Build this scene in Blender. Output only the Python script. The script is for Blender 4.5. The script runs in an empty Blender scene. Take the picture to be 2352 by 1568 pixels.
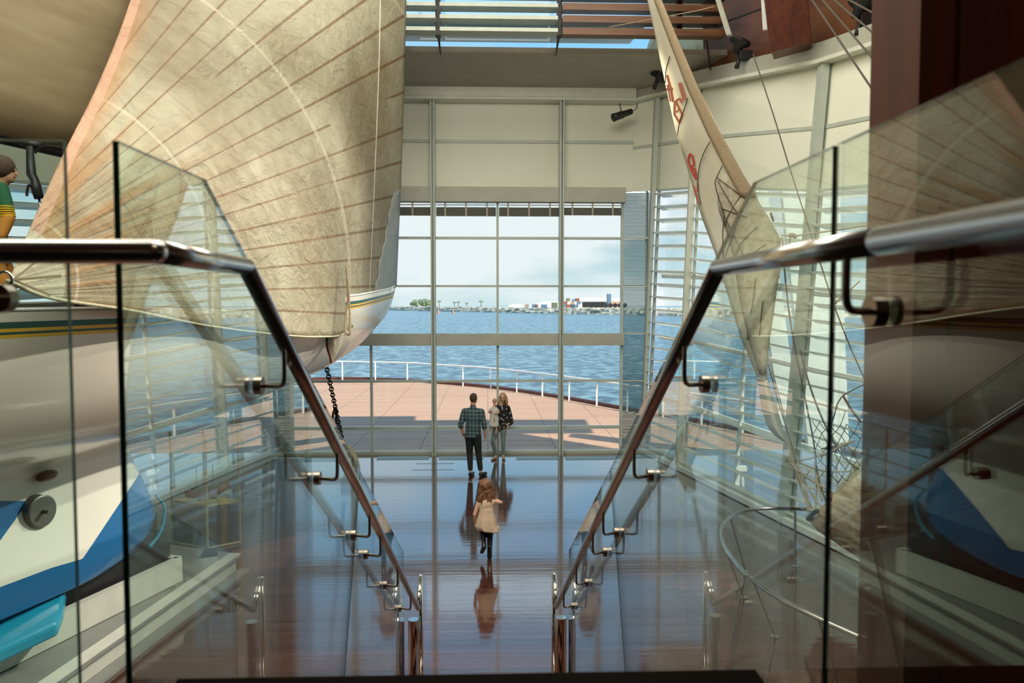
import bpy, bmesh, math, random
from mathutils import Vector, Matrix
random.seed(7)
PI = math.pi
scene = bpy.context.scene
COL = scene.collection

# ------------------------------------------------------------------ camera
F = 1720.0                      # focal length in pixels of the 2352 px wide frame
YAW = math.radians(1.865)
PITCH = math.radians(2.796)
CAM_Z = 3.75
cam_data = bpy.data.cameras.new('camera')
cam_data.sensor_width = 36.0
cam_data.lens = 36.0 * F / 2352.0
cam_data.clip_end = 5000
cam_data.clip_start = 0.05
cam_data.dof.use_dof = True
cam_data.dof.focus_distance = 13.0
cam_data.dof.aperture_fstop = 3.2
cam = bpy.data.objects.new('camera', cam_data)
COL.objects.link(cam)
cam.location = (0, 0, CAM_Z)
cam.rotation_euler = (PI/2 - PITCH, 0, -YAW)
scene.camera = cam
cp, sp, cy, sy = math.cos(PITCH), math.sin(PITCH), math.cos(YAW), math.sin(YAW)
FWD = Vector((sy*cp, cy*cp, -sp)); RGT = Vector((cy, -sy, 0)); UPV = RGT.cross(FWD)
CAM = Vector((0, 0, CAM_Z))
def ray(px, py):
    return FWD + RGT*((px-1176)/F) - UPV*((py-784)/F)
def at(px, py, y):              # the point of the vertical plane at distance y seen at that spot
    r = ray(px, py); return CAM + r*(y/r.y)
def atz(px, py, z=0.0):
    r = ray(px, py); return CAM + r*((z-CAM_Z)/r.z)
def atx(px, py, x):
    r = ray(px, py); return CAM + r*(x/r.x)

# ------------------------------------------------------------------ world, sun, exposure
scene.view_settings.view_transform = 'Standard'
scene.view_settings.look = 'None'
scene.view_settings.exposure = 0.38
scene.view_settings.gamma = 1.0
scene.cycles.transparent_max_bounces = 24
scene.cycles.max_bounces = 10
scene.cycles.use_denoising = True
world = bpy.data.worlds.new('sky'); scene.world = world
world.use_nodes = True
nt = world.node_tree; N = nt.nodes; L = nt.links; N.clear()
tc = N.new('ShaderNodeTexCoord'); sep = N.new('ShaderNodeSeparateXYZ'); L.new(tc.outputs['Generated'], sep.inputs[0])
grad = N.new('ShaderNodeValToRGB'); L.new(sep.outputs['Z'], grad.inputs[0])
e = grad.color_ramp.elements
e[0].position = 0.0; e[0].color = (0.54, 0.655, 0.69, 1)
e[1].position = 0.85; e[1].color = (0.10, 0.30, 0.62, 1)
k = grad.color_ramp.elements.new(0.10); k.color = (0.385, 0.54, 0.61, 1)
k = grad.color_ramp.elements.new(0.26); k.color = (0.27, 0.56, 0.88, 1)
mp = N.new('ShaderNodeMapping'); mp.inputs['Scale'].default_value = (2.2, 2.2, 7.5); mp.inputs['Location'].default_value = (0.35, 0.1, 0.55)
L.new(tc.outputs['Generated'], mp.inputs[0])
nz = N.new('ShaderNodeTexNoise'); nz.inputs['Scale'].default_value = 1.9; nz.inputs['Detail'].default_value = 5; nz.inputs['Roughness'].default_value = 0.5
L.new(mp.outputs[0], nz.inputs['Vector'])
cr = N.new('ShaderNodeValToRGB'); cr.color_ramp.elements[0].position = 0.44; cr.color_ramp.elements[1].position = 0.58
L.new(nz.outputs['Fac'], cr.inputs[0])
fade = N.new('ShaderNodeMapRange'); fade.inputs['From Min'].default_value = 0.12; fade.inputs['From Max'].default_value = 0.34
fade.inputs['To Min'].default_value = 1.0; fade.inputs['To Max'].default_value = 0.25; L.new(sep.outputs['Z'], fade.inputs['Value'])
mul = N.new('ShaderNodeMath'); mul.operation = 'MULTIPLY'; L.new(cr.outputs['Color'], mul.inputs[0]); L.new(fade.outputs[0], mul.inputs[1])
mix = N.new('ShaderNodeMix'); mix.data_type = 'RGBA'; L.new(mul.outputs[0], mix.inputs['Factor'])
L.new(grad.outputs['Color'], mix.inputs[6]); mix.inputs[7].default_value = (0.71, 0.735, 0.77, 1)
bg = N.new('ShaderNodeBackground'); bg.inputs['Strength'].default_value = 1.02
L.new(mix.outputs[2], bg.inputs['Color'])
out = N.new('ShaderNodeOutputWorld'); L.new(bg.outputs[0], out.inputs[0])

def light(name, kind, loc, rot, energy, color=(1,1,1), size=1.0, size_y=None, angle=None, spot=None):
    d = bpy.data.lights.new(name, kind); d.energy = energy; d.color = color
    if kind == 'AREA':
        d.size = size
        if size_y: d.shape = 'RECTANGLE'; d.size_y = size_y
    if kind == 'SUN' and angle: d.angle = angle
    if kind == 'SPOT': d.spot_size = spot; d.spot_blend = 0.7; d.shadow_soft_size = 0.1
    o = bpy.data.objects.new(name, d); COL.objects.link(o); o.location = loc; o.rotation_euler = rot
    return o
SUN_DIR = Vector((-0.50, 0.52, -0.86)).normalized()
sun = light('sun', 'SUN', (10, -10, 30), (0,0,0), 5.2, (1.0, 0.88, 0.74), angle=math.radians(0.6))
sun.rotation_euler = SUN_DIR.to_track_quat('-Z', 'Y').to_euler()
light('hall_fill', 'AREA', (-0.6, 10.5, 11.35), (0, 0, 0), 640, (1.0, 0.95, 0.80), 9, 7)  # unseen overhead fill, added to brighten the interior
light('hall_wash_fill', 'AREA', (-0.6, 3.0, 9.5), (math.radians(52), 0, 0), 600, (1.0, 0.95, 0.80), 8, 3)  # added tilted fill for the walls and sails, stands for no real fitting
light('landing_fill', 'AREA', (0.3, -2.6, 11.0), (0, 0, 0), 70, (1.0, 0.85, 0.66), 4, 2)  # fill added behind the camera so the dark red column reads lighter

# the museum spot lamps on the side beam, aimed at the yacht
for nm_, px_, py_, y_, tgt, en_ in (('spot_light', 1692, 112, 15.2, (-3.6, 9.0, 2.4), 2600), ('spot_light', 1968, 30, 12.5, (-3.6, 6.6, 1.9), 3600)):
    p_ = at(px_, py_, y_)+Vector((-0.25, -0.2, 0)); l_ = light(nm_, 'SPOT', p_, (0,0,0), en_, (1.0, 0.93, 0.80), spot=math.radians(42))
    l_.rotation_euler = (Vector(tgt)-p_).to_track_quat('-Z', 'Y').to_euler()
# ------------------------------------------------------------------ materials
def mat(name, color, rough=0.5, metal=0.0, spec=0.5, var=None, bump=0.0, bscale=20.0, trans=0.0, coat=0.0, stretch=(1,1,1), vscale=4.0, alpha=1.0, detail=4, ior=1.45):
    m = bpy.data.materials.new(name); m.use_nodes = True
    t = m.node_tree; n = t.nodes; l = t.links
    b = n['Principled BSDF']
    b.inputs['Base Color'].default_value = (*color, 1); b.inputs['Roughness'].default_value = rough
    b.inputs['Metallic'].default_value = metal; b.inputs['Specular IOR Level'].default_value = spec
    b.inputs['Coat Weight'].default_value = coat; b.inputs['IOR'].default_value = ior
    c = n.new('ShaderNodeTexCoord'); mp_ = n.new('ShaderNodeMapping'); mp_.inputs['Scale'].default_value = stretch
    l.new(c.outputs['Object'], mp_.inputs[0])
    if var is None: var = tuple(x*0.9 for x in color)
    nn = n.new('ShaderNodeTexNoise'); nn.inputs['Scale'].default_value = vscale; nn.inputs['Detail'].default_value = detail
    l.new(mp_.outputs[0], nn.inputs['Vector'])
    r = n.new('ShaderNodeValToRGB'); r.color_ramp.elements[0].position = 0.35; r.color_ramp.elements[1].position = 0.65
    r.color_ramp.elements[0].color = (*color, 1); r.color_ramp.elements[1].color = (*var, 1)
    l.new(nn.outputs['Fac'], r.inputs[0]); l.new(r.outputs['Color'], b.inputs['Base Color'])
    if bump:
        n2 = n.new('ShaderNodeTexNoise'); n2.inputs['Scale'].default_value = bscale; n2.inputs['Detail'].default_value = 5
        l.new(mp_.outputs[0], n2.inputs['Vector'])
        bp = n.new('ShaderNodeBump'); bp.inputs['Strength'].default_value = bump; bp.inputs['Distance'].default_value = 0.02
        l.new(n2.outputs['Fac'], bp.inputs['Height']); l.new(bp.outputs[0], b.inputs['Normal'])
    if trans:
        tr = n.new('ShaderNodeBsdfTranslucent'); l.new(r.outputs['Color'], tr.inputs['Color'])
        mx = n.new('ShaderNodeMixShader'); mx.inputs[0].default_value = trans
        o = n['Material Output']; l.new(b.outputs[0], mx.inputs[1]); l.new(tr.outputs[0], mx.inputs[2]); l.new(mx.outputs[0], o.inputs['Surface'])
    return m
def glass(name, tint, stops, rough=0.0):
    """clear coated glass: see-through, mirroring more at grazing angles"""
    m = bpy.data.materials.new(name); m.use_nodes = True
    t = m.node_tree; n = t.nodes; l = t.links; n.clear()
    tr = n.new('ShaderNodeBsdfTransparent'); tr.inputs[0].default_value = (*tint, 1)
    gl = n.new('ShaderNodeBsdfGlossy'); gl.inputs['Roughness'].default_value = rough; gl.inputs['Color'].default_value = (0.95, 1, 0.99, 1)
    lw = n.new('ShaderNodeLayerWeight'); lw.inputs['Blend'].default_value = 0.5
    rp = n.new('ShaderNodeValToRGB'); el = rp.color_ramp.elements
    el[0].position = stops[0][0]; el[0].color = (stops[0][1],)*3+(1,)
    el[1].position = stops[-1][0]; el[1].color = (stops[-1][1],)*3+(1,)
    for p_, v_ in stops[1:-1]:
        x = el.new(p_); x.color = (v_, v_, v_, 1)
    mx = n.new('ShaderNodeMixShader'); o = n.new('ShaderNodeOutputMaterial')
    l.new(lw.outputs['Facing'], rp.inputs[0]); l.new(rp.outputs['Color'], mx.inputs[0])
    l.new(tr.outputs[0], mx.inputs[1]); l.new(gl.outputs[0], mx.inputs[2]); l.new(mx.outputs[0], o.inputs['Surface'])
    return m
M = {}
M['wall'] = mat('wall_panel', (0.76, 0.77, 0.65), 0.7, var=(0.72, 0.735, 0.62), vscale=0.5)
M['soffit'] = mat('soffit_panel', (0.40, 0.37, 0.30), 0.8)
M['trim'] = mat('painted_steel', (0.47, 0.52, 0.46), 0.4, spec=0.4)
M['trim_light'] = mat('painted_steel_light', (0.66, 0.68, 0.58), 0.4)
M['box'] = mat('blind_box', (0.40, 0.41, 0.34), 0.6)
M['blind'] = mat('blind_fabric', (0.20, 0.20, 0.17), 0.8, trans=0.3)
M['white'] = mat('white_paint', (0.86, 0.88, 0.84), 0.35)
M['whitewarm'] = mat('white_louvre', (0.93, 0.95, 0.91), 0.4, trans=0.55)
M['steel'] = mat('stainless_steel', (0.62, 0.60, 0.57), 0.20, metal=1.0, bump=0.02, bscale=200)
M['bracket_steel'] = mat('bracket_steel', (0.30, 0.24, 0.20), 0.25, metal=1.0)
M['steel_mirror'] = mat('polished_steel', (0.72, 0.70, 0.66), 0.08, metal=1.0)
M['dark_metal'] = mat('dark_metal', (0.035, 0.035, 0.035), 0.45, metal=0.3)
M['black'] = mat('black_paint', (0.012, 0.012, 0.013), 0.5)
M['buoy'] = mat('buoy_orange', (0.70, 0.34, 0.24), 0.6)
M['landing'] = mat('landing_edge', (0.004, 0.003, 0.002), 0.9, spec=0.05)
M['timber_dark'] = mat('dark_red_timber', (0.12, 0.030, 0.013), 0.5, var=(0.07, 0.018, 0.010), stretch=(6, 6, 0.6), vscale=2.0)
M['timber_roof'] = mat('roof_timber', (0.17, 0.065, 0.022), 0.45, var=(0.11, 0.035, 0.013), stretch=(1, 1, 3), vscale=1.2)
M['timber_fin'] = mat('timber_fin', (0.15, 0.065, 0.028), 0.4, var=(0.10, 0.04, 0.018), stretch=(0.3, 4, 4), vscale=3)
M['column'] = mat('dark_red_column', (0.15, 0.020, 0.014), 0.6, var=(0.10, 0.014, 0.011), stretch=(3, 3, 0.4), vscale=3)
M['column_face'] = mat('dark_red_column_side', (0.12, 0.030, 0.013), 0.6, var=(0.09, 0.022, 0.010), stretch=(3, 3, 0.4), vscale=3)
M['hull'] = mat('hull_white', (0.80, 0.74, 0.62), 0.22, coat=0.4, var=(0.76, 0.70, 0.58), vscale=0.6)
M['keel_white'] = mat('keel_white', (0.80, 0.80, 0.70), 0.3, coat=0.3)
M['keel_blue'] = mat('keel_blue', (0.008, 0.13, 0.33), 0.28, coat=0.4)
M['wing_teal'] = mat('wing_teal', (0.015, 0.27, 0.42), 0.28, coat=0.4)
M['green'] = mat('stripe_green', (0.006, 0.075, 0.05), 0.3)
M['yellow'] = mat('stripe_yellow', (0.85, 0.50, 0.03), 0.35)
M['boat_deck'] = mat('boat_deck', (0.06, 0.045, 0.03), 0.6, var=(0.03, 0.02, 0.015), vscale=8)
M['disc'] = mat('zinc_disc', (0.20, 0.20, 0.17), 0.45, metal=0.6)
M['plinth'] = mat('plinth_grey', (0.20, 0.21, 0.19), 0.45, bump=0.05)
M['plinth_edge'] = mat('plinth_edge', (0.55, 0.56, 0.48), 0.4)
M['mainsail'] = mat('mainsail_cloth', (0.40, 0.33, 0.20), 0.8, var=(0.33, 0.26, 0.15), stretch=(0.4, 0.4, 3), vscale=2, trans=0.25)
M['rope'] = mat('rope_tan', (0.42, 0.36, 0.27), 0.9, bump=0.3, bscale=80)
M['rope_dark'] = mat('rope_dark', (0.09, 0.075, 0.06), 0.9)
M['chain'] = mat('rusty_chain', (0.03, 0.024, 0.022), 0.6, metal=0.5)
M['canvas'] = mat('canvas_bag', (0.50, 0.46, 0.32), 0.9, bump=0.3, bscale=25, var=(0.40, 0.37, 0.25), vscale=20)
M['brass'] = mat('gold_edge', (0.62, 0.52, 0.28), 0.35, metal=0.3)
M['shelf_yellow'] = mat('yellow_board', (0.72, 0.60, 0.25), 0.6)
M['model_red'] = mat('model_red', (0.30, 0.05, 0.035), 0.5)
M['model_grey'] = mat('model_grey', (0.20, 0.21, 0.17), 0.6)
M['rock'] = mat('breakwater_rock', (0.62, 0.58, 0.48), 0.9, var=(0.24, 0.23, 0.18), vscale=0.18, detail=6)
M['sand'] = mat('sandy_ground', (0.66, 0.60, 0.46), 0.9)
M['leaf'] = mat('tree_leaf', (0.20, 0.24, 0.17), 0.9, var=(0.14, 0.20, 0.11), vscale=0.4)
M['concrete'] = mat('old_boat_timber', (0.66, 0.60, 0.47), 0.8, var=(0.30, 0.19, 0.11), stretch=(1.2, 1.2, 5), vscale=2.2, detail=8, bump=0.4, bscale=8)
M['grille'] = mat('floor_grille', (0.16, 0.22, 0.20), 0.4, spec=0.6)
M['cable'] = mat('black_cable', (0.015, 0.015, 0.015), 0.5)
# glazing
M['pane'] = glass('window_glass', (0.95, 0.985, 0.97), [(0.0, 0.02), (0.6, 0.05), (0.85, 0.2), (1.0, 0.8)])
M['bal'] = glass('balustrade_glass', (0.90, 0.965, 0.945), [(0.0, 0.025), (0.40, 0.05), (0.50, 0.10), (0.58, 0.17), (0.66, 0.27), (0.78, 0.38), (1.0, 0.9)])
M['vit'] = glass('vitrine_glass', (0.95, 0.97, 0.95), [(0.0, 0.02), (0.6, 0.06), (1.0, 0.6)])
M['gedge'] = mat('glass_edge_green', (0.004, 0.040, 0.028), 0.15, spec=0.6)

def floor_mat():
    m = bpy.data.materials.new('jarrah_floor'); m.use_nodes = True
    t = m.node_tree; n = t.nodes; l = t.links; b = n['Principled BSDF']
    c = n.new('ShaderNodeTexCoord')
    br = n.new('ShaderNodeTexBrick'); br.inputs['Scale'].default_value = 1.0
    br.inputs['Brick Width'].default_value = 2.4; br.inputs['Row Height'].default_value = 0.085
    br.inputs['Mortar Size'].default_value = 0.0025; br.inputs['Color1'].default_value = (0.085, 0.030, 0.017, 1)
    br.inputs['Color2'].default_value = (0.045, 0.016, 0.010, 1); br.inputs['Mortar'].default_value = (0.012, 0.006, 0.004, 1)
    l.new(c.outputs['Object'], br.inputs['Vector']); l.new(br.outputs['Color'], b.inputs['Base Color'])
    mp_ = n.new('ShaderNodeMapping'); mp_.inputs['Scale'].default_value = (0.30, 6.5, 1); l.new(c.outputs['Object'], mp_.inputs[0])
    nn = n.new('ShaderNodeTexNoise'); nn.inputs['Scale'].default_value = 1.6; nn.inputs['Detail'].default_value = 6; l.new(mp_.outputs[0], nn.inputs['Vector'])
    mr = n.new('ShaderNodeMapRange'); mr.inputs['To Min'].default_value = 0.04; mr.inputs['To Max'].default_value = 0.14
    mr.inputs['From Min'].default_value = 0.3; mr.inputs['From Max'].default_value = 0.7
    l.new(nn.outputs['Fac'], mr.inputs['Value']); l.new(mr.outputs[0], b.inputs['Roughness'])
    b.inputs['IOR'].default_value = 1.5; b.inputs['Coat Weight'].default_value = 1.0; b.inputs['Coat IOR'].default_value = 1.55; b.inputs['Coat Roughness'].default_value = 0.05
    add = n.new('ShaderNodeMath'); add.operation = 'MULTIPLY_ADD'; add.inputs[1].default_value = -0.35
    l.new(br.outputs['Fac'], add.inputs[0]); l.new(nn.outputs['Fac'], add.inputs[2])
    bp = n.new('ShaderNodeBump'); bp.inputs['Strength'].default_value = 0.16; bp.inputs['Distance'].default_value = 0.010
    l.new(add.outputs[0], bp.inputs['Height']); l.new(bp.outputs[0], b.inputs['Normal']); l.new(bp.outputs[0], b.inputs['Coat Normal'])
    return m
M['floor'] = floor_mat()
def deck_mat():
    m = bpy.data.materials.new('deck_boards'); m.use_nodes = True
    t = m.node_tree; n = t.nodes; l = t.links; b = n['Principled BSDF']
    c = n.new('ShaderNodeTexCoord'); br = n.new('ShaderNodeTexBrick'); br.inputs['Scale'].default_value = 1.0
    br.inputs['Brick Width'].default_value = 3.6; br.inputs['Row Height'].default_value = 0.17; br.inputs['Mortar Size'].default_value = 0.022
    br.inputs['Color1'].default_value = (0.62, 0.38, 0.25, 1); br.inputs['Color2'].default_value = (0.50, 0.29, 0.19, 1)
    br.inputs['Mortar'].default_value = (0.20, 0.12, 0.09, 1)
    l.new(c.outputs['Object'], br.inputs['Vector']); l.new(br.outputs['Color'], b.inputs['Base Color']); b.inputs['Roughness'].default_value = 0.7
    return m
M['deck'] = deck_mat()
def sea_mat():
    m = bpy.data.materials.new('sea_water'); m.use_nodes = True
    t = m.node_tree; n = t.nodes; l = t.links; b = n['Principled BSDF']
    b.inputs['Base Color'].default_value = (0.035, 0.20, 0.30, 1); b.inputs['Roughness'].default_value = 0.22; b.inputs['IOR'].default_value = 1.33
    c = n.new('ShaderNodeTexCoord'); mp_ = n.new('ShaderNodeMapping'); mp_.inputs['Scale'].default_value = (0.7, 0.75, 1); l.new(c.outputs['Object'], mp_.inputs[0])
    nn = n.new('ShaderNodeTexNoise'); nn.inputs['Scale'].default_value = 1.1; nn.inputs['Detail'].default_value = 9; nn.inputs['Roughness'].default_value = 0.62
    l.new(mp_.outputs[0], nn.inputs['Vector'])
    bp = n.new('ShaderNodeBump'); bp.inputs['Strength'].default_value = 1.0; bp.inputs['Distance'].default_value = 1.3
    l.new(nn.outputs['Fac'], bp.inputs['Height']); l.new(bp.outputs[0], b.inputs['Normal'])
    r = n.new('ShaderNodeValToRGB'); r.color_ramp.elements[0].position = 0.42; r.color_ramp.elements[1].position = 0.62
    r.color_ramp.elements[0].color = (0.008, 0.10, 0.20, 1); r.color_ramp.elements[1].color = (0.24, 0.46, 0.56, 1)
    l.new(nn.outputs['Fac'], r.inputs[0]); l.new(r.outputs[0], b.inputs['Base Color'])
    return m
M['sea'] = sea_mat()
def genoa_mat():
    """aged sailcloth: seams fan out from the clew, orange band at the leech"""
    m = bpy.data.materials.new('genoa_cloth'); m.use_nodes = True
    t = m.node_tree; n = t.nodes; l = t.links; b = n['Principled BSDF']; o = n['Material Output']
    at_ = n.new('ShaderNodeAttribute'); at_.attribute_name = 'sail'       # x = fan angle, y = radius, z = distance from the leech
    sp_ = n.new('ShaderNodeSeparateXYZ'); l.new(at_.outputs['Vector'], sp_.inputs[0])
    def math_(op, a, b_=None, c_=None):
        x = n.new('ShaderNodeMath'); x.operation = op
        for i, v in enumerate((a, b_, c_)):
            if v is None: continue
            if isinstance(v, (int, float)): x.inputs[i].default_value = v
            else: l.new(v, x.inputs[i])
        return x.outputs[0]
    def ramp(src, a, b_, inv=False):
        x = n.new('ShaderNodeMapRange'); x.inputs['From Min'].default_value = a; x.inputs['From Max'].default_value = b_
        if inv: x.inputs['To Min'].default_value = 1; x.inputs['To Max'].default_value = 0
        l.new(src, x.inputs['Value']); return x.outputs[0]
    def mixc(f, a, b_):
        x = n.new('ShaderNodeMix'); x.data_type = 'RGBA'; l.new(f, x.inputs['Factor'])
        for i, v in ((6, a), (7, b_)):
            if isinstance(v, tuple): x.inputs[i].default_value = (*v, 1)
            else: l.new(v, x.inputs[i])
        return x.outputs[2]
    tcn = n.new('ShaderNodeTexCoord')
    big = n.new('ShaderNodeTexNoise'); big.inputs['Scale'].default_value = 0.55; big.inputs['Detail'].default_value = 4; l.new(tcn.outputs['Object'], big.inputs['Vector'])
    mpa = n.new('ShaderNodeMapping'); mpa.inputs['Scale'].default_value = (26, 1.6, 0); l.new(at_.outputs['Vector'], mpa.inputs[0])
    stre = n.new('ShaderNodeTexNoise'); stre.inputs['Scale'].default_value = 1.0; stre.inputs['Detail'].default_value = 5; stre.inputs['Distortion'].default_value = 0.8
    l.new(mpa.outputs[0], stre.inputs['Vector'])
    col = mixc(ramp(big.outputs['Fac'], 0.4, 0.62), (0.54, 0.50, 0.36), (0.38, 0.32, 0.20))
    old = math_('MULTIPLY', ramp(stre.outputs['Fac'], 0.45, 0.62), ramp(sp_.outputs['Y'], 0.35, 0.62, True))
    col = mixc(math_('MULTIPLY', old, 0.85), col, (0.46, 0.27, 0.10))
    fanw = math_('FRACT', math_('ADD', math_('MULTIPLY', sp_.outputs['X'], 24.0), math_('MULTIPLY', stre.outputs['Fac'], 0.16)))
    seam = math_('LESS_THAN', math_('ABSOLUTE', math_('SUBTRACT', fanw, 0.5)), 0.045)
    seam = math_('MULTIPLY', seam, ramp(sp_.outputs['Y'], 0.12, 0.25))
    dash = math_('GREATER_THAN', stre.outputs['Fac'], 0.36)
    col = mixc(math_('MULTIPLY', math_('MULTIPLY', seam, dash), 0.75), col, (0.24, 0.13, 0.05))
    ring = math_('LESS_THAN', math_('ABSOLUTE', math_('SUBTRACT', math_('FRACT', math_('MULTIPLY', sp_.outputs['Y'], 3.2)), 0.5)), 0.011)
    col = mixc(math_('MULTIPLY', ring, 0.5), col, (0.74, 0.68, 0.52))
    col = mixc(math_('MULTIPLY', ramp(sp_.outputs['Z'], 0.012, 0.10, True), 0.65), col, (0.62, 0.27, 0.07))
    col = mixc(math_('MULTIPLY', ramp(sp_.outputs['Z'], 0.034, 0.036, True), 0.8), col, (0.74, 0.46, 0.33))
    col = mixc(math_('MULTIPLY', ramp(sp_.outputs['Y'], 0.125, 0.13, True), 0.7), col, (0.74, 0.69, 0.55))
    l.new(col, b.inputs['Base Color']); b.inputs['Roughness'].default_value = 0.5
    cre = n.new('ShaderNodeTexNoise'); cre.inputs['Scale'].default_value = 3.2; cre.inputs['Detail'].default_value = 8; cre.inputs['Roughness'].default_value = 0.6; cre.inputs['Distortion'].default_value = 1.2
    l.new(tcn.outputs['Object'], cre.inputs['Vector'])
    hsum = math_('ADD', math_('MULTIPLY', cre.outputs['Fac'], 0.7), math_('MULTIPLY', math_('MULTIPLY', stre.outputs['Fac'], ramp(sp_.outputs['Y'], 0.3, 0.75, True)), 0.55))
    bp = n.new('ShaderNodeBump'); bp.inputs['Strength'].default_value = 0.8; bp.inputs['Distance'].default_value = 0.12
    l.new(hsum, bp.inputs['Height']); l.new(bp.outputs[0], b.inputs['Normal'])
    tr = n.new('ShaderNodeBsdfTranslucent'); l.new(col, tr.inputs['Color']); l.new(bp.outputs[0], tr.inputs['Normal'])
    mx = n.new('ShaderNodeMixShader'); mx.inputs[0].default_value = 0.40
    l.new(b.outputs[0], mx.inputs[1]); l.new(tr.outputs[0], mx.inputs[2]); l.new(mx.outputs[0], o.inputs['Surface'])
    return m
M['genoa'] = genoa_mat()
M['oldsail'] = mat('old_sail_cloth', (0.84, 0.82, 0.72), 0.75, var=(0.78, 0.75, 0.62), vscale=1.5, trans=0.42, bump=0.25, bscale=6)
M['oldsail_patch'] = mat('clear_patch_cloth', (0.70, 0.67, 0.55), 0.6, var=(0.52, 0.46, 0.33), vscale=9, trans=0.3, bump=0.5, bscale=12)
M['luffband'] = mat('woven_band', (0.36, 0.28, 0.18), 0.9, var=(0.28, 0.21, 0.13), stretch=(1, 1, 12), vscale=12, bump=0.4, bscale=60)
M['red'] = mat('sail_red', (0.52, 0.07, 0.045), 0.7)
M['red_faded'] = mat('sail_red_faded', (0.50, 0.17, 0.11), 0.7)

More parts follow.
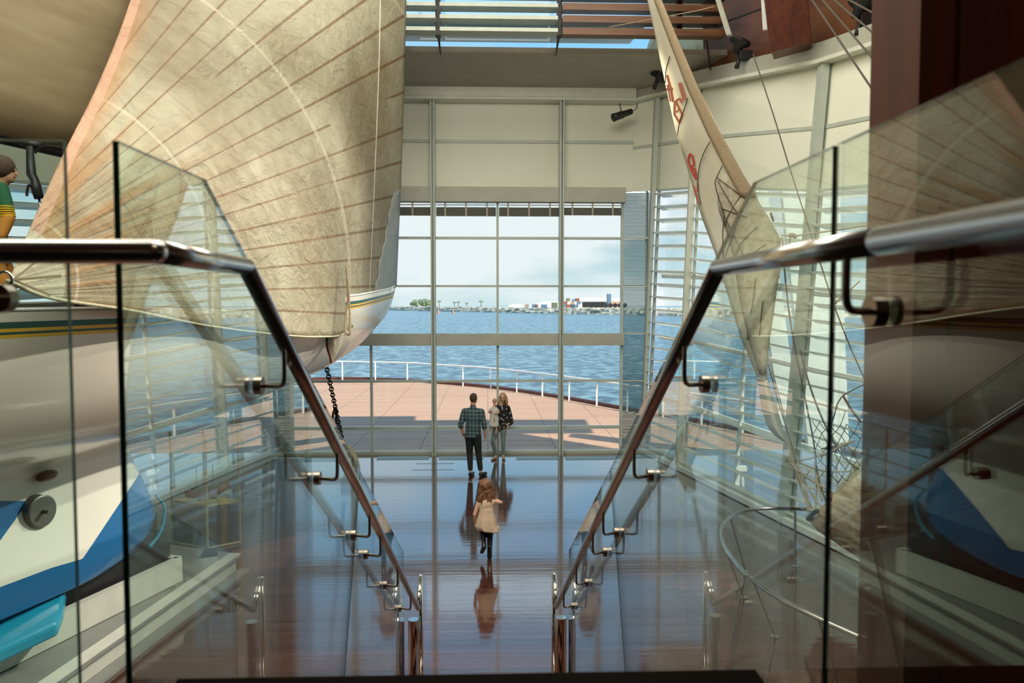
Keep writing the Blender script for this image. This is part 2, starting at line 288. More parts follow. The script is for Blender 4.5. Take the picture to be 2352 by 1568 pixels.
# ------------------------------------------------------------------ mesh helpers
def tag(o, label=None, cat=None, group=None, kind=None):
    if label: o['label'] = label
    if cat: o['category'] = cat
    if group: o['group'] = group
    if kind: o['kind'] = kind
    return o
def empty(name, loc, label=None, cat=None, group=None):
    o = bpy.data.objects.new(name, None); COL.objects.link(o); o.location = loc; o.empty_display_size = 0.1
    return tag(o, label, cat, group)
class MB:
    def __init__(s): s.v = []; s.f = []; s.m = []; s.mi = 0
    def add(s, vs, fs):
        k_ = len(s.v); s.v += [Vector(p) for p in vs]
        for f_ in fs: s.f.append([i+k_ for i in f_]); s.m.append(s.mi)
    def box(s, a, b):
        x0, y0, z0 = a; x1, y1, z1 = b
        s.add([(x0,y0,z0),(x1,y0,z0),(x1,y1,z0),(x0,y1,z0),(x0,y0,z1),(x1,y0,z1),(x1,y1,z1),(x0,y1,z1)],
              [(0,3,2,1),(4,5,6,7),(0,1,5,4),(1,2,6,5),(2,3,7,6),(3,0,4,7)])
    def beam(s, p, q, w, h, up=(0,0,1)):
        p, q = Vector(p), Vector(q); d = (q-p).normalized(); u = Vector(up)
        sd = d.cross(u)
        if sd.length < 1e-4: sd = d.cross(Vector((1, 0, 0)))
        sd.normalize(); u = sd.cross(d).normalized()
        vs = []
        for c in (p, q):
            for a_, b_ in ((-1,-1),(1,-1),(1,1),(-1,1)): vs.append(c + sd*(a_*w/2) + u*(b_*h/2))
        s.add(vs, [(0,1,2,3),(7,6,5,4),(0,4,5,1),(1,5,6,2),(2,6,7,3),(3,7,4,0)])
    def tube(s, pts, r, n=10, closed=False, caps=True):
        pts = [Vector(p) for p in pts]; k_ = len(pts)
        rs = r if isinstance(r, (list, tuple)) else [r]*k_
        vs = []; prev = None
        for i in range(k_):
            if closed: d = pts[(i+1) % k_] - pts[i-1]
            else: d = pts[min(i+1, k_-1)] - pts[max(i-1, 0)]
            d.normalize()
            if prev is None:
                a_ = d.orthogonal().normalized()
            else:
                a_ = prev - d*prev.dot(d); a_.normalize()
            prev = a_; b_ = d.cross(a_)
            for j in range(n):
                t_ = 2*PI*j/n; vs.append(pts[i] + (a_*math.cos(t_) + b_*math.sin(t_))*rs[i])
        fs = []
        for i in range(k_ if closed else k_-1):
            for j in range(n):
                i2 = (i+1) % k_; fs.append((i*n+j, i*n+(j+1) % n, i2*n+(j+1) % n, i2*n+j))
        if caps and not closed: fs.append(tuple(range(n))[::-1]); fs.append(tuple((k_-1)*n+j for j in range(n)))
        s.add(vs, fs)
    def ball(s, c, r, n=12, m_=8, sc=(1,1,1), rot=None):
        c = Vector(c); vs = []; fs = []
        for i in range(m_+1):
            th = PI*i/m_
            for j in range(n):
                ph = 2*PI*j/n
                p = Vector((math.sin(th)*math.cos(ph)*sc[0], math.sin(th)*math.sin(ph)*sc[1], math.cos(th)*sc[2]))*r
                if rot: p = rot @ p
                vs.append(c+p)
        for i in range(m_):
            for j in range(n): fs.append((i*n+j, (i+1)*n+j, (i+1)*n+(j+1) % n, i*n+(j+1) % n))
        s.add(vs, fs)
    def prism(s, poly, ext):         # closed polygon and an extrusion vector
        poly = [Vector(p) for p in poly]; ext = Vector(ext); k_ = len(poly)
        s.add(poly + [p+ext for p in poly], [tuple(range(k_))[::-1], tuple(range(k_, 2*k_))] + [(i, (i+1) % k_, k_+(i+1) % k_, k_+i) for i in range(k_)])
    def grid(s, rows):
        n = len(rows[0]); vs = [p for r_ in rows for p in r_]
        s.add(vs, [(i*n+j, i*n+j+1, (i+1)*n+j+1, (i+1)*n+j) for i in range(len(rows)-1) for j in range(n-1)])
    def build(s, name, m, parent=None, smooth=False, bevel=0.0, solid=0.0, fixn=True):
        me = bpy.data.meshes.new(name)
        org = Vector(parent.matrix_basis.translation) if parent else Vector((0,0,0))
        if parent and parent.parent: org = org + Vector(parent.parent.matrix_basis.translation)
        if not parent and s.v:
            xs = [p.x for p in s.v]; ys = [p.y for p in s.v]; zs = [p.z for p in s.v]
            org = Vector(((min(xs)+max(xs))/2, (min(ys)+max(ys))/2, min(zs)))
            if name.startswith(('floor', 'deck', 'sea')): org = Vector((0, 0, 0))
        me.from_pydata([tuple(p-org) for p in s.v], [], s.f)
        ms = m if isinstance(m, (list, tuple)) else [m]
        for x in ms: me.materials.append(x)
        for i, p in enumerate(me.polygons): p.material_index = s.m[i]; p.use_smooth = smooth
        me.update()
        if fixn:
            bm = bmesh.new(); bm.from_mesh(me); bmesh.ops.recalc_face_normals(bm, faces=bm.faces); bm.to_mesh(me); bm.free()
        o = bpy.data.objects.new(name, me); COL.objects.link(o)
        if parent: o.parent = parent
        else: o.location = org
        if bevel:
            md = o.modifiers.new('bevel', 'BEVEL'); md.width = bevel; md.segments = 2; md.limit_method = 'ANGLE'
        if solid:
            md = o.modifiers.new('thickness', 'SOLIDIFY'); md.thickness = solid; md.offset = 0
        return o
def struct(name, mb, m, parent=None, **kw):
    o = mb.build(name, m, parent, **kw)
    if not parent: o['kind'] = 'structure'
    return o
def smoothpath(pts, n=8):
    pts = [Vector(p) for p in pts]; out_ = []
    for i in range(len(pts)-1):
        p0 = pts[max(i-1, 0)]; p1 = pts[i]; p2 = pts[i+1]; p3 = pts[min(i+2, len(pts)-1)]
        for j in range(n):
            t_ = j/n
            out_.append(0.5*((2*p1) + (p2-p0)*t_ + (2*p0-5*p1+4*p2-p3)*t_*t_ + (3*p1-p0-3*p2+p3)*t_**3))
    out_.append(pts[-1]); return out_
def lerp_table(tab, x):
    if x <= tab[0][0]: return list(tab[0][1:])
    for a_, b_ in zip(tab, tab[1:]):
        if x <= b_[0]:
            t_ = (x-a_[0])/(b_[0]-a_[0]); return [p+(q-p)*t_ for p, q in zip(a_[1:], b_[1:])]
    return list(tab[-1][1:])

# ================================================================== THE SETTING
WY = 18.8                                    # the window wall
b = MB(); b.box((-16, -6, -0.3), (16, WY+0.25, 0)); struct('floor', b, M['floor'])
# deck outside with its curved edge
edge = [(-30,20),(-24,27.5),(-17,33.5),(-9,38.0),(-4.7,37.6),(-2.5,36.3),(0.4,33.8),(3.0,30.2),(4.8,27.1),(6.7,24.0),(8.4,20.4),(9.6,17.0),(10.5,12.0),(10.8,4.0)]
edge_s = [Vector((p.x, p.y, 0)) for p in smoothpath([(x, y, 0) for x, y in edge], 5)]
b = MB(); b.prism([(p.x, p.y, -0.35) for p in edge_s] + [(10.8, -8, -0.35), (-34, -8, -0.35), (-34, 20, -0.35)], (0, 0, 0.30)); deck = struct('deck', b, M['deck'])
deck['label'] = 'curved timber boardwalk deck outside the tall windows'; 
b = MB(); b.grid([[(-2500+5000*i/6, 5+4000*j/6, -3.0) for i in range(7)] for j in range(7)]); sea = struct('sea', b, M['sea'])
# kerb along the deck edge
b = MB()
b.tube([p+Vector((0, 0, 0.0)) for p in edge_s], 0.09, 6); struct('trim_1', b, M['timber_dark'])

# walls of the rear hall
b = MB(); b.box((-12, -6, 0), (12, -5.8, 12)); struct('wall_back', b, M['timber_dark'])
b = MB(); b.box((-9.5, -6, 0), (-9.3, 3.4, 12)); struct('wall_left', b, M['timber_dark'])
b = MB(); b.box((8.3, -6, 0), (8.5, 3.4, 12)); struct('wall_right', b, M['timber_dark'])
b = MB(); b.prism([(-9.4, -6, 11.7), (8.4, -6, 11.7), (8.2, 5.4, 11.7), (7.2, 9.6, 11.7), (6.1, 13.6, 11.7), (4.9, 16.3, 11.7), (-6.1, 16.3, 11.7), (-7.3, 13.6, 11.7), (-8.4, 9.6, 11.7), (-9.4, 5.4, 11.7)], (0, 0, 0.2)); struct('ceiling', b, M['timber_roof'])
# soffit above the header of the window wall
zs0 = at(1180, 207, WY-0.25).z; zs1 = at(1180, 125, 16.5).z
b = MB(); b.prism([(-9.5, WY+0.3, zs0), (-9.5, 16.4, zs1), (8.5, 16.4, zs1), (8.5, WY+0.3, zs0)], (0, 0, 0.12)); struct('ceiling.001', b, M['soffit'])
# landing of the upper floor
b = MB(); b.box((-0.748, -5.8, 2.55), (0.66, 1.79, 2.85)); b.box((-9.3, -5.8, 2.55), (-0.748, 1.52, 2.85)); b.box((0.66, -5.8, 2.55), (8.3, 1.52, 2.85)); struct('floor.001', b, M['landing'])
# the stair
b = MB()
for i in range(16):
    y0 = 1.80 + i*0.283; z = 2.85 - 0.168*(i+1)
    b.box((-0.68, y0, z-0.05), (0.66, y0+0.32, z))
st = empty('staircase', (0, 1.8, 0), 'dark timber stair dropping from the landing between the two glass balustrades', 'staircase')
b.build('tread', M['timber_dark'], st, bevel=0.004)
for sx in (-0.70, 0.68):
    b = MB(); b.prism([(sx, 1.80, 2.80), (sx, 1.80, 2.45), (sx, 5.95, 0.0), (sx, 6.45, 0.0), (sx, 6.35, 0.14)], (0.02, 0, 0)); b.build('stringer', M['dark_metal'], st)

# ---- window wall
XL, XR = at(703, 900, WY).x, at(1425, 900, WY).x
def zy(py, y=WY): return at(1176, py, y).z
Z_HEAD_B = zy(238); Z_HEAD_T = zy(207); Z_PAN_B = zy(438); Z_GL_T = zy(466)
xcorner = at(1455, 300, WY).x; xcl = -1.18 - xcorner
b = MB()
zj0, zj1 = zy(329), zy(322)
b.box((xcl, WY, Z_PAN_B), (xcorner, WY+0.1, zj0)); b.box((xcl, WY, zj1), (xcorner, WY+0.1, Z_HEAD_T+0.2)); b.box((xcl, WY+0.03, zj0), (xcorner, WY+0.1, zj1))
struct('wall_front', b, M['wall'])
b = MB(); b.box((xcl, WY-0.035, zy(329)), (xcorner, WY+0.02, zy(322))); struct('trim_2', b, M['trim'])
# header beam with its light lower flange
b = MB(); b.box((xcl, WY-0.35, zy(231)), (xcorner, WY-0.02, Z_HEAD_T)); b.box((xcl, WY-0.40, zy(238)), (xcorner, WY-0.02, zy(232))); struct('trim_3', b, M['trim_light'], bevel=0.01)
# grey blind boxes between the mullions
thick = [at(707, 700, WY).x, at(997, 700, WY).x, at(1287, 700, WY).x, at(1577, 700, WY).x]
def bays(z0, z1, y0, y1, xr_last):
    out_ = []
    for i in range(3):
        a_ = thick[i]+0.06; c_ = thick[i+1]-0.06
        if i == 2: c_ = xr_last
        bb = MB(); bb.box((a_, y0, z0), (c_, y1, z1)); out_.append(bb)
    return out_
names = ['left', 'middle', 'right']
for i, bb in enumerate(bays(zy(467), zy(433), WY-0.30, WY-0.01, at(1433, 450, WY).x)):
    o = bb.build('blind_box', M['box'], bevel=0.008); tag(o, f'grey blind box across the top of the {names[i]} bay of the tall window', 'blind box', 'upper blind boxes of the window')
for i, bb in enumerate(bays(zy(792), zy(765), WY-0.28, WY-0.06, at(1430, 780, WY).x)):
    o = bb.build('blind_box', M['box'], bevel=0.008); tag(o, f'grey box beam crossing the {names[i]} bay of the window at deck-rail height', 'blind box', 'middle box beams of the window')
# mullions and transoms
for i, x in enumerate(thick[:3]):
    b = MB(); w = 0.055
    b.box((x-w, WY-0.34, 0), (x-w*0.35, WY-0.02, Z_HEAD_B)); b.box((x-w*0.35, WY-0.22, 0), (x+w*0.35, WY-0.02, Z_HEAD_B)); b.box((x+w*0.35, WY-0.34, 0), (x+w, WY-0.02, Z_HEAD_B))
    struct('trim_%d' % (4+i), b, M['trim'])
b = MB()
for px in (853, 1143):
    x = at(px, 800, WY).x; b.box((x-0.028, WY-0.09, 0), (x+0.028, WY+0.04, Z_GL_T))
b.box((XR-0.02, WY-0.09, 0), (XR+0.04, WY+0.04, Z_GL_T)); b.box((XL-0.04, WY-0.09, 0), (XL+0.02, WY+0.04, Z_GL_T))
for py, t_ in ((547, 0.030), (657, 0.026), (874, 0.030), (981, 0.040), (1037, 0.045)):
    z = zy(py); b.box((XL, WY-0.07, z-t_), (XR, WY+0.04, z+t_))
win = struct('window_1', b, M['trim'])
b = MB(); b.box((XL, WY+0.005, 0.02), (XR, WY+0.017, Z_GL_T)); g = b.build('pane', M['pane'], None); g.parent = win; g.location = g.location - win.location
b = MB(); b.box((XL-0.9, WY-0.12, 0), (XR+0.8, WY+0.2, 0.05)); struct('trim_7', b, M['box'])
# white upper ledge hit by light
# rolled slatted blinds under the boxes
for i, (pa, pb_, pbot, what) in enumerate(((718, 990, 497, 'left bay'), (1003, 1139, 498, 'left half of the middle bay'), (1146, 1282, 498, 'right half of the middle bay'), (1293, 1424, 495, 'right bay'))):
    x0, x1 = at(pa, 480, WY).x, at(pb_, 480, WY).x
    th = empty('slatted_blind', ((x0+x1)/2, WY-0.14, zy(pbot)), f'raised grey slatted blind bundled in the {what} of the window', 'blind', 'raised slatted blinds')
    b = MB(); zt, zb = zy(478), zy(pbot)
    k_ = 9
    for j in range(k_): b.box((x0, WY-0.20, zb+(zt-zb)*j/k_), (x1, WY-0.10, zb+(zt-zb)*(j+0.75)/k_))
    b.build('slats', M['blind'], th)
    b = MB()
    b.box((x0, WY-0.17, zy(474)), (x1, WY-0.12, zy(471.5))); b.build('head_rail', M['trim_light'], th)
    for q in (0.15, 0.5, 0.85):
        x = x0+(x1-x0)*q; b = MB(); b.box((x-0.02, WY-0.215, zb-0.01), (x+0.02, WY-0.205, zy(467))); b.build('tape', M['soffit'], th)

# ---- ribbed corner facets beside the window, and the leaning side walls with louvres
def mirror(p): return Vector((-1.18-p[0], p[1], p[2]))
BOT = [Vector((4.04, 18.75, 0)), Vector((4.45, 16.75, 0)), Vector((5.20, 12.60, 0)), Vector((6.00, 8.40, 0)), Vector((6.75, 4.20, 0))]
TOP = [at(1520, 225, 18.35), at(1612, 205, 17.2), at(1907, 148, 13.6), Vector((7.35, 9.6, 7.75)), Vector((8.2, 5.4, 7.4))]
LTF = [0.748, 0.742, 0.715, 0.70, 0.69]          # where the louvres end and the white wall starts
def wpt(bay, t_, v):                             # point of the leaning wall
    p = BOT[bay]*(1-t_)+BOT[bay+1]*t_; q = TOP[bay]*(1-t_)+TOP[bay+1]*t_
    return p*(1-v)+q*v
def lf(bay, t_): return LTF[bay]*(1-t_)+LTF[bay+1]*t_
T0 = Vector((xcorner, WY, Z_HEAD_B))
sides = (('right', lambda p: Vector(p)), ('left', mirror))
NSL = 21
for si, (side, mf) in enumerate(sides):
    inn = Vector((-1, 0, 0)) if side == 'right' else Vector((1, 0, 0))
    # upper white wall, corner facet included
    b = MB()
    corner_bot = Vector((xcorner, WY, Z_PAN_B)); a0 = BOT[0].lerp(TOP[0], LTF[0])
    for z0, z1 in ((0.0, 0.485), (0.515, 1.0)):
        b.prism([mf(corner_bot.lerp(T0, z0)), mf(a0.lerp(TOP[0], z0)), mf(a0.lerp(TOP[0], z1)), mf(corner_bot.lerp(T0, z1))], -inn*0.08)
        for k_ in range(4):
            quad = []
            for t_, z in ((0, z0), (1, z0), (1, z1), (0, z1)):
                lo = lf(k_, t_); quad.append(mf(wpt(k_, t_, lo+(1-lo)*z)))
            b.prism(quad, -inn*0.08)
    wall = struct('wall_%s.001' % side if side else '', b, M['wall'])
    # joint trim
    b = MB()
    b.beam(mf(corner_bot.lerp(T0, 0.5)), mf(a0.lerp(TOP[0], 0.5)), 0.05, 0.07)
    for k_ in range(4):
        pts = []
        for t_ in (0, 1):
            lo = lf(k_, t_); pts.append(mf(wpt(k_, t_, lo+(1-lo)*0.5)))
        b.beam(pts[0], pts[1], 0.05, 0.07)
        p0, p1 = mf(wpt(k_, 0, lf(k_, 0))), mf(wpt(k_, 1, lf(k_, 1))); b.beam(p0, p1, 0.10, 0.05)
    struct('trim_%d' % (8+si*5), b, M['trim'])
    # header
    b = MB()
    hp = [mf(T0)] + [mf(p) for p in TOP]
    for p, q in zip(hp, hp[1:]):
        b.mi = 0; b.beam(p+Vector((0,0,0.23))+inn*0.10, q+Vector((0,0,0.23))+inn*0.10, 0.25, 0.30); b.mi = 1
        b.beam(p+Vector((0,0,0.04))+inn*0.14, q+Vector((0,0,0.04))+inn*0.14, 0.30, 0.07)
    struct('trim_%d' % (9+si*5), b, [M['box'], M['trim_light']])
    # columns
    for k_, w in ((0, 0.26), (1, 0.12), (2, 0.20), (3, 0.2), (4, 0.2)):
        b = MB(); p, q = mf(BOT[k_])+inn*0.12, mf(TOP[k_])+inn*0.12
        b.beam(p, q, 0.14 if k_ else 0.10, w if k_ else 0.22, up=(0, 1, 0)); b.beam(p-inn*0.15, q-inn*0.15, 0.05, w*0.6, up=(0, 1, 0))
        struct('trim_%d%s' % (20+k_, '' if side == 'right' else '.001'), b, M['trim'] if k_ != 1 else M['trim_light'])
    # louvre slats, one mesh per bay
    for k_ in range(4):
        b = MB()
        for j in range(NSL):
            f_ = (j+0.6)/NSL
            p = mf(wpt(k_, 0.02, lf(k_, 0.02)*f_)); q = mf(wpt(k_, 0.98, lf(k_, 0.98)*f_))
            ax = (q-p).normalized(); out_ = -inn; sd = (out_ - ax*out_.dot(ax)).normalized(); up = ax.cross(sd)
            if up.z < 0: up = -up
            prof = [(-0.17, 0.052), (-0.06, 0.040), (0.07, 0.010), (0.15, -0.040), (0.15, -0.052), (0.06, -0.012), (-0.06, 0.012), (-0.165, 0.036)]
            for s_, (o0, o1) in ((p, (0, 0)),): pass
            vs = []
            for c in (p, q):
                for a_, h_ in prof: vs.append(c + sd*a_ + up*h_)
            n8 = len(prof)
            b.add(vs, [tuple(range(n8))[::-1], tuple(range(n8, 2*n8))] + [(i, (i+1) % n8, n8+(i+1) % n8, n8+i) for i in range(n8)])
        th = empty('louvre_panel', mf(BOT[k_].lerp(BOT[k_+1], 0.5)),
            f'white horizontal louvre slats on the leaning {side} glass wall, ' + ['bay nearest the window corner', 'second bay from the window corner', 'third bay from the window corner', 'bay nearest the stair landing'][k_], 'louvre', 'louvre panels of the leaning side walls')
        b.build('slats', M['whitewarm'], th)
        for t_ in ((0.5,) if k_ else ()):
            b = MB(); b.beam(mf(wpt(k_, t_, 0))-inn*0.12, mf(wpt(k_, t_, lf(k_, t_)))-inn*0.12, 0.05, 0.09, up=(0,1,0)); b.build('mullion', M['white'], th)
        for f_ in (0.22, 0.45, 0.68):
            p = mf(wpt(k_, 0, lf(k_, 0)*f_))-inn*0.20; q = mf(wpt(k_, 1, lf(k_, 1)*f_))-inn*0.20
            b = MB(); b.beam(p, q, 0.05, 0.09); b.build('support_bar', M['white'], th)
        g = MB()
        quad = [mf(wpt(k_, 0, 0)), mf(wpt(k_, 1, 0)), mf(wpt(k_, 1, lf(k_, 1))), mf(wpt(k_, 0, lf(k_, 0)))]
        g.prism([x-inn*0.26 for x in quad], -inn*0.012)
        o = struct('window_%d' % (2+si*4+k_), g, M['pane'])
        b = MB(); p, q = mf(BOT[k_])+inn*0.02, mf(BOT[k_+1])+inn*0.02
        b.beam(p+Vector((0,0,0.07)), q+Vector((0,0,0.07)), 0.34, 0.10); struct('trim_%d%s' % (30+k_, '' if side == 'right' else '.001'), b, M['white'])
    # ribbed blind in the corner facet
    b = MB()
    c0 = mf((XR+0.05, WY-0.03, 0)); c1 = mf((XR+0.62, WY-0.05, 0)); c2 = mf((4.02, 18.66, 0))
    z = 0.1
    while z < Z_PAN_B-0.03:
        b.beam(c0+Vector((0,0,z)), c1+Vector((0,0,z)), 0.03, 0.019); b.beam(c1+Vector((0,0,z)), c2+Vector((0,0,z)), 0.03, 0.019); z += 0.034
    th = empty('venetian_blind', c1, f'fine blue-grey venetian blind closing the narrow {side} corner beside the tall window', 'blind', 'corner venetian blinds')
    ribm = M.get('rib') or mat('blind_rib', (0.035, 0.115, 0.125), 0.5); M['rib'] = ribm
    b.build('slats', ribm, th)
    b = MB(); b.beam(c1, c1+Vector((0,0,Z_PAN_B)), 0.045, 0.05, up=(0,1,0))
    for py in (547, 657, 765, 874, 981): b.beam(c0+Vector((0,-0.05,zy(py))), c2+Vector((0,-0.05,zy(py))), 0.03, 0.04)
    b.build('frame', M['trim'], th)
    g = MB(); g.prism([c0+Vector((0,0.08,0)), c2+Vector((0,0.08,0)), c2+Vector((0,0.08,Z_PAN_B)), c0+Vector((0,0.08,Z_PAN_B))], (0, 0.01, 0)); struct('window_%d' % (10+si), g, M['pane'])
# roof timber above the side headers
for si, (side, mf) in enumerate(sides):
    hp = [TOP[0].lerp(TOP[1], 0.9)] + TOP[1:]
    b = MB()
    for p, q in zip(hp, hp[1:]):
        a_, c_ = p+Vector((0.05,0,0.36)), q+Vector((0.05,0,0.36))
        b.prism([mf(a_), mf(c_), mf(Vector((c_.x-0.2, c_.y, 11.8))), mf(Vector((a_.x-0.2, a_.y, 11.8)))], mf((0.1,0,0))-mf((0,0,0)))
    struct('wall_%s.002' % side, b, M['timber_roof'])
    b = MB(); q = TOP[1]+Vector((0.05,0,0.36)); p = T0+Vector((0,0,0.36)); s0 = TOP[0].lerp(TOP[1], 0.9)+Vector((0.05,0,0.36))
    b.prism([mf((p.x, 18.9, p.z)), mf((s0.x, s0.y, s0.z)), mf((s0.x-0.55, s0.y-0.2, 11.8)), mf((p.x+0.9, 16.6, 11.8))], mf((0.1,0,0))-mf((0,0,0))); struct('wall_%s.003' % side, b, M['wall'])
# panel joints and a heavy timber rib on the right roof wall
b = MB()
for (a0_, a1_) in (((1640, 60, 15.4), (1860, -20, 13.0)), ((1620, 70, 15.8), (1632, 160, 16.4)), ((1700, 100, 15.4), (1712, 150, 15.6))):
    b.beam(at(*a0_), at(*a1_), 0.03, 0.03)
struct('trim_40', b, M['black'])
b = MB(); b.prism([at(1745, -60, 13.2), at(1850, -60, 12.9), at(1862, 95, 13.4), at(1772, 120, 13.7)], (0.2, 0.4, 0)); struct('trim_41', b, M['timber_dark'])
b = MB(); b.prism([at(1640, -10, 14.6), at(1652, -10, 14.6), at(1680, 78, 14.9), at(1668, 80, 14.9)], (0.05, 0.08, 0)); struct('trim_42', b, M['trim_light'])
b = MB(); b.prism([at(1748, 0, 13.0), at(1755, 0, 13.0), at(1762, 66, 13.2), at(1752, 68, 13.2)], (0.03, 0.05, 0)); struct('trim_43', b, M['white'])

# ---- roof-light with its fins
CY = 16.5
b = MB()
g = MB(); g.box((-7, CY, zs1), (5.2, CY+0.012, 11.7))
struct('window_12', g, M['pane'])
for i, px in enumerate((1006, 1285, 1560)):
    x = at(px, 60, 15.6).x; b = MB(); b.box((x-0.05, 15.55, at(px, 82, 15.6).z), (x+0.05, 15.75, 11.7)); b.prism([(x-0.03, 15.7, at(px, 82, 15.7).z), (x+0.03, 15.7, at(px, 82, 15.7).z), (x+0.01, 16.45, zs1-0.05), (x-0.01, 16.45, zs1-0.05)], (0, -0.05, 0.04))
    struct('trim_%d' % (50+i), b, M['dark_metal'] if i < 2 else M['timber_dark'])
fin_bays = ((-6.0, at(1001, 60, 15.4).x, 'left'), (at(1011, 60, 15.4).x, at(1280, 60, 15.4).x, 'middle'), (at(1291, 60, 15.4).x, at(1662, 60, 15.4).x, 'right'))
for i, (x0, x1, nm) in enumerate(fin_bays):
    for j, py in enumerate((68, 40, 12, -16, -44)):
        z = at(1200, py+6, 15.45).z; b = MB()
        hh = 0.10 if i == 2 else 0.055
        b.prism([(x0, 15.25, z-hh), (x0, 15.65, z-hh*0.4), (x0, 15.68, z-hh*0.1), (x0, 15.25, z+hh*0.35)], (x1-x0, 0, 0))
        o = b.build('roof_fin', M['timber_fin'] if i == 2 else M['trim'])
        which = ['lowest', 'second lowest', 'third lowest', 'fourth lowest', 'topmost'][j]
        tag(o, f'{which} ' + ('brown timber' if i == 2 else 'grey metal') + f' fin across the {nm} bay of the high roof-light', 'sun fin', 'fins of the roof-light')
# pale overhang outside the roof-light
b = MB(); b.prism([(-8, 16.9, 9.95), (-8, 19.2, 10.35), (at(1630, 90, 17).x-1.4, 19.2, 10.35), (at(1480, 90, 17).x, 16.9, 9.95)], (0, 0, 0.1)); struct('ceiling.002', b, mat('overhang', (0.55, 0.66, 0.66), 0.6))

# ---- white columns outside the right wall
for i, (px0, px1, y, lab) in enumerate((((1850, 440), (1760, 1250), 13.4, 0), ((1945, 440), (1965, 1250), 13.9, 0))): pass
b = MB(); P0 = atz(1838, 1090, 0.0); 
for nm_, q_ in (('trim_60', ((1795, 425), (1928, 425), (1950, 1015), (1858, 1035))), ('trim_61', ((1725, 425), (1762, 425), (1838, 985), (1795, 1000)))):
    b = MB(); y_ = 15.2 if nm_ == 'trim_60' else 17.4
    b.prism([at(px, py, y_) for px, py in q_], (0.15, 0.5, 0)); struct(nm_, b, M['white'])
# floor grilles and hatch by the window
for i, (a0_, a1_) in enumerate((((870, 1048), (985, 1055)), ((1010, 1048), (1110, 1055)), ((1185, 1048), (1285, 1055)), ((1296, 1048), (1420, 1055)))):
    p, q = atz(a0_[0], a0_[1]), atz(a1_[0], a1_[1]); b = MB(); b.box((p.x, q.y, 0.0), (q.x, p.y, 0.008)); struct('floor_grille' if i == 0 else 'floor_grille.%03d' % i, b, M['grille'])
b = MB(); p, q = atz(948, 1079), atz(1045, 1064)
for a_, c_ in (((p.x, p.y), (q.x, p.y)), ((q.x, p.y), (q.x, q.y)), ((p.x, q.y), (q.x, q.y)), ((p.x, p.y), (p.x, q.y))): b.beam((a_[0], a_[1], 0.003), (c_[0], c_[1], 0.003), 0.02, 0.006)
struct('floor_hatch', b, M['steel'])

# dark red column by the landing, right edge
b = MB(); b.box((1.115, 1.95, 0), (2.9, 2.18, 11.7)); b.mi = 1
cl = struct('wall_right.004', b, [M['column'], M['column_face']])
for p in cl.data.polygons: p.material_index = 1 if p.normal.x < -0.5 else 0
b = MB(); b.box((1.115, 1.93, 0), (1.155, 1.95, 11.7)); b.box((1.22, 1.93, 0), (1.235, 1.95, 11.7)); struct('trim_62', b, M['column_face'])
# ================================================================== BALUSTRADE
GX = {'left': -0.76, 'right': 0.735}; TH = 0.013
def glass_panel(poly_yz, x, label, group='glass balustrade panels', axis='x', clear_end=False):
    b = MB()
    n_ = len(poly_yz)
    if axis == 'x':
        A = [Vector((x-TH/2, y, z)) for y, z in poly_yz]; B = [Vector((x+TH/2, y, z)) for y, z in poly_yz]
    else:
        A = [Vector((y, x-TH/2, z)) for y, z in poly_yz]; B = [Vector((y, x+TH/2, z)) for y, z in poly_yz]
    b.add(A+B, [tuple(range(n_)), tuple(range(n_, 2*n_))[::-1]]); b.mi = 1
    for i in range(n_):
        b.mi = 0 if clear_end and i == 2 else 1
        b.add([A[i], A[(i+1) % n_], B[(i+1) % n_], B[i]], [(0, 1, 2, 3)])
    o = b.build('glass_panel', [M['bal'], M['gedge']], fixn=False)
    return tag(o, label, 'glass panel', group)
for side in ('left', 'right'):
    x = GX[side]
    up = [(1.575, 2.42), (1.575, 4.085), (2.05, 4.085), (4.40, 2.775), (3.655, 1.45), (1.95, 2.42)]
    dn = [(3.675, 1.44), (4.417, 2.765), (6.62, 1.545), (6.62, 0.0), (6.10, 0.0)]
    glass_panel(up, x, f'upper glass balustrade panel on the {side} of the stair, beside the landing')
    glass_panel(dn, x, f'lower glass balustrade panel on the {side} of the stair, ending at the floor')
glass_panel([(-4.2, 2.55), (-4.2, 4.085), (-0.862, 4.085), (-0.862, 2.55)], 1.575, 'glass guard panel along the landing edge at the far left', axis='y')
glass_panel([(-2.5, 2.42), (-2.5, 4.085), (1.556, 4.085), (1.556, 2.42)], GX['right'], 'glass guard panel of the landing in front of the dark red wall', clear_end=True)

